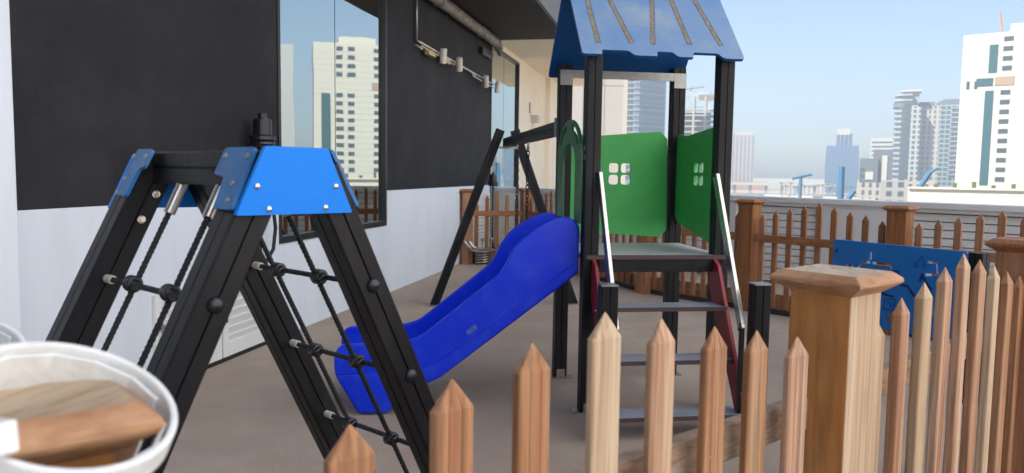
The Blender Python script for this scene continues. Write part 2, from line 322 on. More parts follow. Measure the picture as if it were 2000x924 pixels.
# pipe, lamps, fittings on the wall
t = thing('drain_pipe', (-3.28, 12, 3.85), 'thick dirty grey pipe hung under the black soffit, broken off at its far end', 'pipe')
b = BM(); tube(b, [(-3.28, y, 3.86+.004*math.sin(y*3)) for y in [9, 10, 11, 12, 13, 13.6, 13.9]], .085, 16); obj('pipe_run', b, 'pipe', t, smooth=True)
b = BM(); tube(b, [(-3.28, 13.85, 3.86), (-3.26, 14.0, 3.80), (-3.25, 14.1, 3.66)], .07, 9, rs=[.1,.085,.04]); obj('torn_end', b, 'pipe', t)
for y in (10.4, 12.8): obj('pipe_clamp', tube(BM(), [(-3.28+.093*math.cos(a), y, 3.86+.093*math.sin(a)) for a in [i*math.pi/10 for i in range(20)]], .008, 6, closed=True), 'steel_dull', t)
b = BM(); box(b, WX, WX+.08, 13.15, 13.9, 3.55, 3.68); tag(obj('junction_box', b, 'plastic_black', None, bevel=.01, loc=(WX, 13.5, 3.6)), 'black box on the black wall right below the broken pipe end', 'electrical box')
t = thing('spotlight_track', (WX, 12, 3.12), 'wall mounted track with four pale spotlights on the black wall', 'light fitting')
obj('conduit', tube(BM(), [(WX+.03, 9.78, 3.98), (WX+.03, 9.78, 3.2)], .018), 'steel_dull', t, smooth=True)
b = BM(); tube(b, [(WX+.06, 9.78, 3.2), (WX+.06, 14.0, 3.12)], .014); tube(b, [(WX+.1, 9.78, 3.14), (WX+.1, 11.5, 3.1)], .009); tube(b, [(WX+.1, 12.4, 3.08), (WX+.1, 13.9, 3.04)], .009)
for y in (9.8, 12.5, 13.2): tube(b, [(WX, y, 3.17), (WX+.11, y, 3.1)], .013)
obj('rail', b, 'lamp_white', t, smooth=True)
for y0 in (10.05, 10.75): obj('driver_box', box(BM(), WX+.05, WX+.12, y0, y0+.3, 3.07, 3.14), 'brass', t, bevel=.008)
for i, (y, tl) in enumerate(((10.55, .15), (11.38, .45), (13.05, .6), (13.95, .05))):
    ax = Vector((.12, -tl, 1)).normalized(); c = Vector((WX+.16, y, 3.06+(.06 if i < 2 else -.0)))
    b = BM(); lathe(b, [(.046,-.1),(.05,-.095),(.05,.1),(.035,.108)], frame(c, ax.orthogonal(), z=ax), 16); tube(b, [(WX+.07, y, 3.13), tuple(c)], .01, 6)
    s = obj('spotlight', b, 'lamp_white', t, smooth=False); b = BM(); lathe(b, [(.04,-.102),(.04,-.1005)], frame(c, ax.orthogonal(), z=ax), 16); obj('lens', b, 'steel', s)
def fitting(x, y, z, s, label, hose):
    t = thing('hose_fitting', (x, y, z), label, 'fitting', None)
    b = BM(); lathe(b, [(.10*s,-.02*s),(.115*s,0),(.11*s,.02*s),(.095*s,.03*s),(.12*s,.04*s),(.118*s,.07*s),(.085*s,.085*s),(.083*s,.22*s),(.078*s,.232*s),(.04*s,.235*s),(.04*s,.28*s),(.03*s,.285*s)], Matrix.Translation((x, y, z)), 20); obj('housing', b, 'plastic_black', t)
    b = BM(); tube(b, [(x+.07*s*math.cos(a), y+.07*s*math.sin(a), z-.012) for a in [i*math.pi/8 for i in range(16)]], .012*s, 8, closed=True); obj('collar_ring', b, 'steel_dull', t, smooth=True)
    b = BM(); tube(b, hose, .018*s, 10); obj('hose', b, 'rope', t, smooth=True)
    return t
fitting(WX+.13, 5.72, 1.70, .88, 'black stepped cylinder fitting with a looped hose on the wall beside the near window', [(WX+.1,5.72,1.69),(WX+.1,5.80,1.4),(WX+.09,5.95,1.15),(WX+.08,6.0,1.0),(WX+.08,5.96,.82),(WX+.06,5.88,.72),(WX+.05,5.8,.8),(WX+.04,5.8,1.0),(WX+.03,5.8,1.25)])
fitting(-3.2, 13.43, 1.27, .8, 'small black cylinder fitting on a grey hose behind the far short fence', [(-3.2,13.43,1.25),(-3.2,13.43,.9),(-3.2,13.43,.5),(-3.2,13.43,.0)])
for y in (18.3,):
    b = BM(); prism(b, [(-.22,.09),(.22,.09),(.12,-.08),(-.12,-.08)], 0, .18, frame((WX, y, 2.78), (0,1,0), z=(1,0,0))); tag(obj('wall_light', b, 'lamp_white', None, bevel=.006, loc=(WX, y, 2.78)), 'tapered cream uplight on the cream wall beyond the far window', 'wall light')

# ---- parapet
PD = Vector((.8,-.6,0)); PQ = Vector((.96, 11.6, 0)); PN = Vector((.6,.8,0))
P = thing('parapet_wall', PQ, 'long pale grey parapet with slatted openings behind the wooden fence', 'wall')
pm = frame(PQ, PD, z=(0,0,1))      # local x along, y outward
def pb(name, x0, x1, y0, y1, z0, z1, m, bev=.004): return obj(name, box(BM(), x0, x1, y0, y1, z0, z1, pm), m, P, bevel=bev)
pb('coping', -6.3, 12.6, -.03, .27, 1.14, 1.21, 'parapet')
seg = [(-6.3,-4.4), (-2.4,-1.9), (-.5,-.1), (1.14,2.3), (4.4,4.9), (7,7.5), (9.6,12.6)]
pb('beam', -6.3, 12.6, 0, .24, 1.09, 1.139, 'parapet')
for a, c in seg: pb('pier', a, c, 0, .24, 0, 1.09, 'parapet')
for (a, c), (a2, c2) in zip(seg, seg[1:]):
    b = BM()
    for i in range(11): box(b, c+.002, a2-.002, .05, .075, .02+i*.097, .02+i*.097+.084, pm)
    pb('opening_back', c, a2, .14, .15, 0, 1.09, 'gap_dark', 0); obj('slat_panel', b, 'slat_white', P)
# ---- fences
def picket_bm(b, c, u, z0, z1, w=.062, t=.028, flutes=True, tip=.055):
    """picket with pyramid tip; u = direction along the fence"""
    u = Vector((u[0], u[1], 0)).normalized(); n = Vector((-u.y, u.x, 0)); h = w/2; k = t/2; c = Vector((c[0], c[1], 0))
    ch = .004
    if flutes:
        g = .0022; d = .0028; s = w/6
        prof = [(-h,-k+ch),(-h+ch,-k),(-s-g,-k),(-s,-k+d),(-s+g,-k),(s-g,-k),(s,-k+d),(s+g,-k),(h-ch,-k),(h,-k+ch),(h,k-ch),(h-ch,k),(-h+ch,k),(-h,k-ch)]
    else: prof = [(-h,-k+ch),(-h+ch,-k),(h-ch,-k),(h,-k+ch),(h,k-ch),(h-ch,k),(-h+ch,k),(-h,k-ch)]
    a = [b.verts.new(c+u*x+n*y+Vector((0,0,z0))) for x, y in prof]; q = [b.verts.new(c+u*x+n*y+Vector((0,0,z1-tip))) for x, y in prof]
    top = b.verts.new(c+Vector((0,0,z1))); m_ = len(prof)
    for i in range(m_): b.faces.new((a[i], a[(i+1) % m_], q[(i+1) % m_], q[i])); b.faces.new((q[i], q[(i+1) % m_], top))
    b.faces.new(a[::-1]); return b
def fence_post(parent, c, u, h=1.23, w=.18, capw=.25, m='wood_far', capm='wood_far', edgem=None, side=None, z0=0, name='post'):
    u = Vector((u[0], u[1], 0)).normalized(); mt = frame((c[0], c[1], 0), u, z=(0,0,1)); k = w/2
    b = BM(); box(b, -k, k, -k, k, z0, h-.05, mt); 
    p = obj(name, b, m, parent, bevel=.004, extra=(side,) if side else ())
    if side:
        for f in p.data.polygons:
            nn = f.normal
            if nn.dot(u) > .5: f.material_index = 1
    c2 = capw/2; b = BM()
    lv = [(c2-.045, h-.062), (c2-.004, h-.034), (c2, h-.028), (c2-.001, h-.018), (c2-.024, h)]
    rings = [[b.verts.new(mt @ Vector((sx*r, sy*r, z))) for sx, sy in ((-1,-1),(1,-1),(1,1),(-1,1))] for r, z in lv]
    for a_, b_ in zip(rings, rings[1:]):
        for j in range(4): b.faces.new((a_[j], a_[(j+1) % 4], b_[(j+1) % 4], b_[j]))
    b.faces.new(rings[0][::-1]); b.faces.new(rings[-1])
    cpo = obj('post_cap', b, edgem or capm, p, bevel=.003, extra=(capm,))
    for f in cpo.data.polygons:
        if f.normal.z > .9: f.material_index = 1
    return p
ARC = [1.08,1.12,1.152,1.19,1.226,1.19,1.152,1.12,1.08]
def section(parent, a, c, n, mp, mr, zoff=0, w=.062, t=.03, flutes=False, tops=None, side=-1, base=True, first=None, last=None, jit=.004):
    a = Vector((*a, 0)); c = Vector((*c, 0)); u = (c-a).normalized(); L_ = (c-a).length; nn = Vector((-u.y, u.x, 0))
    for i in range(n):
        p = a+u*(L_*(i+1)/(n+1)+random.uniform(-1,1)*jit)
        z = (tops or ARC)[i if n == 9 or tops else min(8, i+1)]+zoff+random.uniform(-1,1)*jit
        uu = Matrix.Rotation(random.uniform(-.03,.03), 3, 'Z') @ u
        obj('picket', picket_bm(BM(), p, uu, .07, z, w, t, flutes), mp, parent)
    mt = frame(a+nn*side*(.018+t/2), u, z=(0,0,1)); x0, x1 = .088, L_-.088
    obj('rail', box(BM(), x0, x1, -.017, .017, .78, .865, mt), mr, parent, bevel=.003)
    if base:
        mt2 = frame(a-nn*side*(.02+t/2), u, z=(0,0,1))
        obj('base_board', box(BM(), x0, x1, -.018, .018, .05, .22, mt2), mr, parent, bevel=.003)
        obj('kerb_strip', box(BM(), x0-.08, x1+.08, -.035, .035, 0, .048, mt2), 'kerb_black', parent, bevel=.004)
P1 = (.465, 2.36); lu = Vector((-.615,-.79)); P0 = (-.7287, .7287); P2 = (1.57, 3.90)
F1 = thing('picket_fence', (.2, 2, 0), 'nearest fence run of pale pickets before the play tower, holding the big capped corner post', 'fence')
tops1 = [1.079,1.119,1.152,1.191,1.226,1.188,1.152,1.112,1.08]
lft = [(.33,2.13),(.21,1.98),(.10,1.83),(-.02,1.68),(-.13,1.53),(-.25,1.38),(-.36,1.23),(-.48,1.08),(-.6,.93)]
u1 = Vector((lft[8][0]-lft[0][0], lft[8][1]-lft[0][1], 0)).normalized()
for i, (p, z) in enumerate(zip(lft, tops1)):
    ang = (-.10,-.02,.0,.03,-.02,.03,-.01,.0,0)[i]
    uu = Matrix.Rotation(ang, 3, 'Z') @ (-u1)
    pk = obj('picket', picket_bm(BM(), p, uu, .07, z, .082, .022, i in (0,2,5,6)), 'wood_pale' if i in (4,) else 'wood_near', F1, bevel=.0015)
    fn = Vector((-uu.y, uu.x, 0)); fn = fn if fn.dot(Vector((p[0], p[1], 0))) < 0 else -fn
    for zz, dx in ((.80,.012),(.84,-.014)): obj('nail', dome(BM(), Vector((p[0], p[1], zz))+uu*dx+fn*.0105, fn, .0032, .0012), 'steel_dull', pk)
nn = Vector((u1.y, -u1.x, 0)); nn = nn if nn.y > 0 else -nn
a = Vector((P1[0], P1[1], 0))+nn*.04
mt = frame(a, u1, z=(0,0,1)); LL = 1.9
obj('rail', box(BM(), .0, LL-.05, -.02, .02, .77, .865, mt), 'wood_rail', F1, bevel=.004); obj('rail', box(BM(), .0, LL-.05, -.02, .02, .05, .22, mt), 'wood_rail', F1, bevel=.004)
# corner post turned so the two faces show; its right face is bleached
pu = Vector((.93, .37)); pu = Vector((.79, -.615))
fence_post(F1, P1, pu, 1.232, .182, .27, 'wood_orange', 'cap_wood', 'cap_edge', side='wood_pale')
fence_post(F1, P0, u1.to_2d(), 1.235, .16, .245, 'wood_orange', 'cap_wood', 'cap_edge')
F2 = thing('picket_fence', (1, 3.1, 0), 'fence run of slim pickets going away to the right from the big corner post', 'fence')
ru = (Vector(P2)-Vector(P1)).normalized()
for i, z in enumerate([1.075,1.12,1.152,1.19,1.226,1.19,1.152,1.112,1.08]):
    q = Vector((.61,2.49))+Vector((.113,.1635))*i
    obj('picket', picket_bm(BM(), q, Matrix.Rotation((.05,.05,-.03,0,.04,0,.05,-.03,0)[i], 3, 'Z') @ Vector((ru.x, ru.y, 0)), .07, z, .074, .034, i in (3,)), ['wood_pale','wood_near','wood_pale','wood_near','wood_near','wood_near','wood_pale','wood_near','wood_near'][i], F2, bevel=.0015)
mt = frame(Vector((*P1, 0))+Vector((-ru.y, ru.x, 0))*.04, (ru.x, ru.y, 0), z=(0,0,1))
for z0, z1 in ((.77,.86), (.05,.22)): obj('rail', box(BM(), .09, 1.82, -.02, .02, z0, z1, mt), 'wood_rail', F2, bevel=.004)
fence_post(F2, P2, ru, 1.232, .18, .26, 'wood_far', 'wood_far')
D = (.82, 8.9); E_ = (2.10, 7.9); C_ = (-.34, 9.8); C2 = (-1.36, 11.25); B_ = (-2.43, 12.65); A_ = (-3.33, 12.12)
F3 = thing('picket_fence', (1.5, 8.4, 0), 'brown picket fence run behind the blue activity board', 'fence')
E2 = (E_[0]+1.35, E_[1]-1.05); E3 = (E2[0]+1.35, E2[1]-1.05)
section(F3, D, E_, 9, 'wood_far', 'wood_rail_far', .01); section(F3, E_, E2, 9, 'wood_far', 'wood_rail_far', .01); section(F3, E2, E3, 7, 'wood_far', 'wood_rail_far', .01)
ud = Vector((.79,-.61))
for p in (D, E_, E2): fence_post(F3, p, ud, 1.24)
F4 = thing('picket_fence', (-1, 11, 0), 'brown picket fence run behind the slide tower and green panels', 'fence')
section(F4, C_, D, 9, 'wood_far', 'wood_rail_far', .01); section(F4, C2, C_, 9, 'wood_far', 'wood_rail_far', .01); section(F4, B_, C2, 9, 'wood_far', 'wood_rail_far', .01)
fence_post(F4, C_, ud, 1.24); fence_post(F4, C2, ud, 1.235)
F5 = thing('picket_fence', (-2.9, 12.4, 0), 'short far fence run of brown pickets between the hotel wall and its capped post', 'fence')
section(F5, A_, B_, 5, 'wood_far', 'wood_rail_far', 0, tops=[1.0,1.12,1.2,1.15,1.1])
ua = Vector((B_[0]-A_[0], B_[1]-A_[1])); fence_post(F5, A_, ua, 1.22); fence_post(F5, B_, ua, 1.235)

# ================================================================== SLIDE TOWER
TH = R(20); TA = Vector((math.cos(TH), math.sin(TH), 0)); TB = Vector((-math.sin(TH), math.cos(TH), 0)); T0 = Vector((-.51, 4.74, 0))
TM = frame(T0, TA, z=(0,0,1))
def T(a, b, z=0): return T0+TA*a+TB*b+Vector((0,0,z))
s = .84
TW = thing('play_tower', T(.42, .42), 'play tower with blue gabled roof, green side panels, grey steps and bright blue slide', 'play tower')
for a, b, h in ((0,0,2.27),(s,0,2.27),(0,s,2.27),(s,s,2.27)):
    p = obj('tower_post', post(BM(), T(a,b,.012), T(a,b,h), TA), 'post_black', TW)
    bb = BM(); box(bb, a-.085, a+.085, b-.055, b+.055, .001, .011, TM); box(bb, a-.03, a+.03, b-.055, b-.049, .01, .07, TM); 
    for q in (-.068, .068): lathe(bb, [(.009,.01),(.009,.02)], Matrix.Translation(T(a+q, b-.03)), 8)
    obj('base_plate', bb, 'steel_dull', p)
# roof: two steep boards with scalloped eaves
be = R(47); sl = 1.0
def roofboard(flip):
    if not flip: o = T(0,-.12,2.2); d = TB*math.cos(be)+Vector((0,0,math.sin(be)))
    else: o = T(0,.96,2.2); d = -TB*math.cos(be)+Vector((0,0,math.sin(be)))
    mt = frame(o, TA, y=d)
    L_ = .79
    e = [(-.10,0),(.02,0),(.025,.042),(.19,.042),(.215,0),(.36,0),(.366,.042),(.464,.042),(.487,0),(.585,0),(.595,.046),(.75,.046),(.777,0),(.91,0)]
    out = e+[(.91,L_),(-.10,L_)]
    rad = [.02,.012,.008,.02,.03,.012,.008,.02,.03,.012,.008,.02,.03,.025,.002,.002]
    o_ = plate('roof_panel', rounded(out, rad), [], mt, .019, 'roof_top' if not flip else 'roof_top', TW, bevel=.002, backmat=None)
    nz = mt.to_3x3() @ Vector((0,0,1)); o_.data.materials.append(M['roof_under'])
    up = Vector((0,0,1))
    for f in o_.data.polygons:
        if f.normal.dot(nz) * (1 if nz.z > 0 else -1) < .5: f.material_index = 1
    off = .0105 if nz.z > 0 else -.0105
    for (x0,y0),(x1,y1) in (((.004,.6),(.012,.106)),((.145,.6),(.22,.113)),((.445,.6),(.351,.111)),((.566,.6),(.587,.12)),((.725,.6),(.789,.122))):
        b = BM(); dd = Vector((x1-x0, y1-y0)).normalized(); n_ = Vector((-dd.y, dd.x))*.0135
        pts = [Vector((x0,y0))+n_, Vector((x0,y0))-n_, Vector((x1,y1))-n_, Vector((x1,y1))+n_]
        prism(b, [tuple(p) for p in pts], off-.001, off+.0015, mt); g = obj('roof_groove', b, 'slot_dirt', o_)
        b = BM(); n2 = Vector((dd.y, -dd.x))*-.0155
        tube(b, [mt @ Vector((x0+n2.x, y0+n2.y, off)), mt @ Vector((x1+n2.x, y1+n2.y, off))], .0022, 5); obj('groove_edge', b, 'roof_under', g)
    return o_
roofboard(False); roofboard(True)
b = BM(); tube(b, [T(-.10,.42,2.785), T(.91,.42,2.785)], .013, 8); obj('ridge_strip', b, 'roof_under', TW)
for bq in (-.0, s):
    b = BM(); sgn = 1 if bq == 0 else -1
    y0, y1 = (bq-.056, bq-.050) if bq == 0 else (bq-.056, bq-.050)
    box(b, -.045, s+.045, y0, y1, 2.175, 2.225, TM); box(b, -.045, s+.045, y0, bq+.02, 2.225, 2.231, TM)
    box(b, s-.045, s+.045, y0-.002, y0-.0001, 2.125, 2.225, TM); box(b, -.045, .045, y0-.002, y0-.0001, 2.125, 2.225, TM)
    if bq: obj('roof_beam', b, 'steel_dull', TW)
    else: b.free()
# platform
obj('platform', box(BM(), -.03, s+.03, -.055, s-.05, .98, 1.0, TM), 'deck_grey', TW, bevel=.002)
obj('platform_edge', box(BM(), -.03, s+.03, -.06, -.0555, .975, 1.002, TM), 'edge_red', TW)
for yy in (-.05, s-.06): obj('platform_beam', box(BM(), .05, s-.03, yy, yy+.05, .895, .975, TM), 'post_black', TW, bevel=.003)
# green back panel (between the two rear posts) and right panel
holes = lambda x0, y0, w=.075, h=.07, g=.015: [rrect(x0+i*(w+g), x0+i*(w+g)+w, y0+j*(h+g), y0+j*(h+g)+h, .024)[::-1] for i in (0,1) for j in (0,1)]
mtb = frame(T(0,s,0), TA, y=(0,0,1))
gp = plate('side_panel', rounded([(.03,1.075),(.277,1.068),(.729,1.043),(.785,1.09),(.772,1.76),(.721,1.815),(.259,1.775),(.03,1.782)], .012), holes(.337,1.424), mtb, .019, 'green', TW)
mtr = frame(T(s,0,0), TB, y=(0,0,1))
gr = plate('side_panel', rounded([(.055,1.05),(.11,1.055),(.74,1.16),(.785,1.2),(.785,1.765),(.759,1.792),(.584,1.773),(.161,1.806),(.055,1.8)], .01), holes(.273,1.43), mtr, .019, 'green', TW)
lp = plate('side_panel', rounded([(-.04,1.02),(.0,1.02),(.0,1.5),(-.04,1.5)], .01), [], frame(T(.0,.3,0), TB, y=(0,0,1)), .01, 'green', TW); bpy.data.objects.remove(lp)
for z in (1.70, 1.16):
    for (a0, b0, dirv) in ((s-.11, s-.014, 0), (s-.014, s-.11, 1)):
        b = BM(); 
        if dirv == 0: prism(b, rrect(s-.125, s-.048, z-.013, z+.013, .012), -.018, -.0105, mtb)
        else: prism(b, rrect(s-.125, s-.048, z-.013, z+.013, .012), .0105, .018, mtr)
        br = obj('panel_bracket', b, 'steel_dull', TW)
        b = BM(); 
        if dirv == 0: lathe(b, [(.006,-.0255),(.006,-.018)], frame(mtb @ Vector((s-.108, z, 0)), TA, z=mtb.to_3x3() @ Vector((0,0,1))), 8)
        else: lathe(b, [(.006,.018),(.006,.0255)], frame(mtr @ Vector((s-.108, z, 0)), TB, z=mtr.to_3x3() @ Vector((0,0,1))), 8)
        obj('bolt', b, 'frame_black', br)
# brackets at left rear post
for z in (1.66, 1.45):
    b = BM(); prism(b, rrect(.05, .10, z-.012, z+.012, .011), -.018, -.0105, mtb); obj('panel_bracket', b, 'steel_dull', TW)
# arch over the slide entry: dark green board outside the left face
mta = frame(T(-.06,0,0), TB, y=(0,0,1))
cxr, ro = .35, .33
outer = [(cxr+.34,1.19),(cxr+.355,1.5)]+[(cxr+.355*math.cos(t), 1.60+.25*math.sin(t)) for t in [i*math.pi/16 for i in range(0,17)]]+[(cxr-.355,1.5),(cxr-.34,1.19)]
inner = [(cxr-.19,1.19),(cxr-.195,1.5)]+[(cxr+.195*math.cos(t), 1.56+.135*math.sin(t)) for t in [math.pi-i*math.pi/14 for i in range(0,15)]]+[(cxr+.195,1.5),(cxr+.19,1.19)]
outl = outer+inner
def leaf(c, a0, a1, r0, r1):
    return [(c[0]+(r0 if k else r1)*math.cos(t)*.36, c[1]+(r0 if k else r1)*math.sin(t)*.25) for k, rng in ((0, range(0,9)), (1, range(8,-1,-1))) for t in [a0+(a1-a0)*i/8 for i in rng]]
hl = [leaf((cxr,1.60), R(25), R(75), .74, .9)[::-1], leaf((cxr,1.60), R(105), R(155), .74, .9)[::-1]]
plate('entry_arch', outl, hl, mta, .019, 'green_dark', TW)
for z in (1.655, 1.60):
    b = BM(); prism(b, rrect(-.035, .03, z-.016, z+.016, .004), .0105, .016, mta); obj('panel_bracket', b, 'steel_dull', TW)
# steps and stringers
SB = lambda z: -.05-.46*(1-z/.98)
for i, z in enumerate((.71, .42, .13)):
    yb = SB(z); st = obj('step', box(BM(), .035, s-.045, yb-.09, yb+.09, z-.02, z, TM), 'step_grey', TW, bevel=.003)
    obj('step_edge', box(BM(), .035, s-.045, yb-.094, yb-.0905, z-.024, z+.001, TM), 'edge_red', st)
for aq in (.015, s-.045):
    mts = frame(T(aq,0,0), TB, y=(0,0,1))
    plate('stair_stringer', rounded([(-.045,.985),(-.13,.94),(-.585,.13),(-.585,.06),(-.50,.03),(-.40,.20),(.0,.80),(.0,.985)], .012), [], mts, .02, 'red', TW)
    for (bq, z) in ((SB(.71), .68), (SB(.42), .39), (SB(.13), .10)):
        bb = BM(); dome(bb, T(aq-.011, bq, z), -TA, .007, .005); obj('bolt', bb, 'bright_bolt', TW)
for aq in (-.02, s+.03):
    obj('stair_post', post(BM(), T(aq,-.53,0), T(aq,-.53,.885), TA), 'post_black', TW); 
    obj('post_top', box(BM(), aq-.048, aq+.048, -.578, -.482, .885, .893, TM), 'steel_dull', TW)
for aq, k in ((.04,-1), (s-.055, 1)):
    b = BM(); p0 = T(aq, -.052, 1.50); p1 = T(aq, -.50, .62); d = (p1-p0)
    mt = frame(p0, d, y=TA)
    box(b, 0, d.length, -.012, .012, -.03, .03, mt); h = obj('handrail', b, 'steel', TW, bevel=.003)
    b = BM(); tube(b, [T(aq,-.50,.66), T(aq,-.50,.02)], .016, 8); obj('rail_leg', b, 'frame_black', h)
    for q in (p0, p1): bb = BM(); dome(bb, q-TA*.012, -TA, .014, .012); obj('bolt', bb, 'frame_black', h)
# slide
mts = lambda b0: frame(T(0,b0,0), TA, y=(0,0,1))
prof = [(-1.414,.012),(-1.237,.012),(-1.103,.126),(-.993,.19),(-.914,.225),(-.052,.875),(-.052,1.17),(-.075,1.20),(-.118,1.228),(-.19,1.225),(-.27,1.192),(-.35,1.144),(-.42,1.086),(-.476,1.012),(-.515,.93),(-.55,.873),(-.994,.516),(-1.04,.485),(-1.104,.463),(-1.18,.452),(-1.504,.444),(-1.54,.42),(-1.556,.38),(-1.559,.32),(-1.551,.249)]
SL = obj('slide', prism(BM(), rounded(prof, .02, 3), 0, -.04, mts(.055)), 'slide_blue', TW, bevel=.012, segs=3)
seam = [(-1.545,.262),(-1.32,.268),(-1.05,.29),(-.93,.335),(-.052,.955)]
obj('side_board', prism(BM(), rounded(prof, .02, 3), 0, -.04, mts(.60)), 'slide_blue', SL, bevel=.012, segs=3)
b = BM(); tube(b, [mts(.055) @ Vector((x, y, .0015)) for x, y in seam], .004, 6); obj('seam_line', b, M['slide_blue'], SL, smooth=True)
# raised lower flange so the seam casts a real line
low = [(-1.40,.02),(-1.24,.02),(-1.106,.133),(-.996,.20),(-.918,.235),(-.06,.885),(-.06,.945),(-.935,.325),(-1.05,.282),(-1.32,.26),(-1.54,.254)]
obj('lower_flange', prism(BM(), low, 0, .006, mts(.055)), 'slide_blue', SL, bevel=.003)
bedt = [(-.05,.985),(-.15,.965),(-.5,.72),(-.97,.37),(-1.1,.315),(-1.25,.295),(-1.53,.29)]
bed = bedt+[(x, z-.03) for x, z in bedt[::-1]]
obj('slide_bed', prism(BM(), bed, .0, .47, mts(.565)), 'slide_blue', SL, bevel=.004)
obj('end_lip', prism(BM(), [(-1.54,.29),(-1.53,.30),(-1.40,.03),(-1.43,.03),(-1.55,.25)], 0, .47, mts(.565)), 'slide_blue', SL, bevel=.004)
b = BM(); prism(b, [(-.76,.515),(-.70,.56),(-.685,.535),(-.745,.49)], .0001, .0012, mts(.055)); obj('sticker', b, 'slide_scratch', SL)

# ================================================================== SWING
SW = thing('swing', T(0, 2.9), 'black timber swing frame joined to the back of the play tower, with twisted chains', 'swing')
obj('beam', post(BM(), T(0,.90,1.83), T(0,3.93,1.83), TA, .095), 'post_black', SW)
b = BM(); box(b, -.06, .06, .89, .905, 1.76, 1.90, TM); obj('beam_bracket', b, 'steel_dull', SW, bevel=.002)
for k in (-1, 1):
    p = obj('leg', post(BM(), T(k*.80,3.95,.0), T(k*.08,3.90,1.97), TB, .095), 'post_black', SW)
    b = BM(); box(b, k*.80-.07, k*.80+.07, 3.87, 4.03, .001, .012, TM); obj('foot_plate', b, 'steel_dull', p)
b = BM(); box(b, -.10, .10, 3.84, 3.846, 1.76, 1.785, TM); obj('joint_plate', b, 'steel_dull', SW)
def chain(b, p0, p1, link=.05, r=.0065):
    p0 = Vector(p0); p1 = Vector(p1); d = p1-p0; n = int(d.length/(link*.78)); z = d.normalized(); x = z.orthogonal().normalized(); y = z.cross(x)
    for i in range(n):
        c = p0+d*((i+.5)/n); s_ = x if i % 2 else y
        tube(b, [c+s_*(.016*math.cos(t))+z*(link/2*math.sin(t)) for t in [j*math.pi/4 for j in range(8)]], r, 4, closed=True)
for bq in (2.45, 3.12):
    b = BM(); chain(b, T(0,bq,1.74), T(0,bq+(.03 if bq < 3 else -.03),.47)); obj('chain', b, 'steel_dull' if 0 else 'rope', SW)
    b = BM(); tube(b, [T(0,bq-.03,1.785), T(0,bq-.02,1.75), T(0,bq,1.735), T(0,bq+.02,1.75), T(0,bq+.03,1.785)], .008, 6); obj('hanger', b, 'steel', SW)
obj('seat', box(BM(), -.09, .09, 2.46, 3.10, .45, .475, TM), 'plastic_black', SW, bevel=.008)

# spring rider / steel exercise stool behind
c = Vector((-3.03, 12.05, 0))
SR = thing('spring_stool', c, 'chrome round stool on a coil spring with curved handles, before the far short fence', 'play stool')
b = BM(); tube(b, [c+Vector((.12*math.cos(t), .12*math.sin(t), .02+.2*t/(2*math.pi*5))) for t in [i*math.pi/10 for i in range(101)]], .014, 8); obj('spring', b, 'steel', SR, smooth=True)
b = BM(); lathe(b, [(.19,.22),(.21,.23),(.21,.245),(.18,.26)], Matrix.Translation(c), 28); obj('seat', b, 'steel', SR, smooth=False)
b = BM(); lathe(b, [(.12,.0),(.12,.018)], Matrix.Translation(c), 20); obj('base', b, 'steel_dull', SR)
for dx, dy in ((-.30,-.06), (-.20,-.12)):
    b = BM(); tube(b, [c+Vector((dx, dy, .40)), c+Vector((dx+.02, dy, .36)), c+Vector((dx+.07, dy, .30)), c+Vector((dx+.16, dy, .25)), c+Vector((dx+.24, dy, .24))], .022, 10); obj('handle', b, 'steel', SR, smooth=True)
for dx in (-.02, .13):
    b = BM(); lathe(b, [(.012,.25),(.012,.38),(.03,.39),(.035,.42),(.02,.44)], Matrix.Translation(c+Vector((dx,.05,0))), 12); obj('knob', b, 'steel', SR)

# ================================================================== ACTIVITY BOARD
A0 = Vector((1.224,6.35,0)); A1 = Vector((1.906,5.578,0)); ub = (A1-A0).normalized(); nb = Vector((ub.y, -ub.x, 0)); nb = nb if nb.y < 0 else -nb
mtp = frame(A0, ub, y=(0,0,1))     # z toward camera
AB = thing('activity_board', (A0+A1)/2, 'blue maze play board on black posts, partly hidden by the near pickets', 'play board')
zc = mtp.to_3x3() @ Vector((0,0,1)); sg = 1 if zc.dot(Vector((0,-1,0))) > 0 else -1
def strip(pts, w): 
    out = []; back = []
    P_ = [Vector(p) for p in pts]
    for i, p in enumerate(P_):
        d = (P_[min(i+1,len(P_)-1)]-P_[max(i-1,0)]).normalized(); n_ = Vector((-d.y, d.x))*w/2
        out.append(tuple(p+n_)); back.append(tuple(p-n_))
    return out+back[::-1]
cuts = [strip([(.30,.80),(.315,.86),(.35,.872),(.355,.948)], .022)]
cuts = [strip([(.225,.822),(.262,.868),(.322,.874)], .02), strip([(.325,.89),(.325,.95)], .018), strip([(.125,.832),(.172,.835),(.18,.80)], .02),
        strip([(.765,.925),(.832,.925),(.842,.845),(.75,.832)], .02), strip([(.812,.618),(.838,.603),(.822,.555)], .02), strip([(.34,.872),(.49,.872),(.50,.80)], .02)]
cuts = [c_ if sum(c_[i-1][0]*c_[i][1]-c_[i][0]*c_[i-1][1] for i in range(len(c_))) < 0 else c_[::-1] for c_ in cuts]
plate('board', rrect(0, 1.03, .40, 1.02, .008), cuts, mtp, .018, mat('blue_play_board', (.0,.16,.56), .5, var=.1, scale=6), AB)
M['groove_blue'] = mat('dark_blue_groove', (.0,.02,.12), .6); M['tan_insert'] = mat('brown_insert', (.22,.13,.06), .6, var=.3, scale=20)
def onboard(name, poly, m, h=.0015): return obj(name, prism(BM(), poly, sg*.0095, sg*(.0095+h), mtp), m, AB)
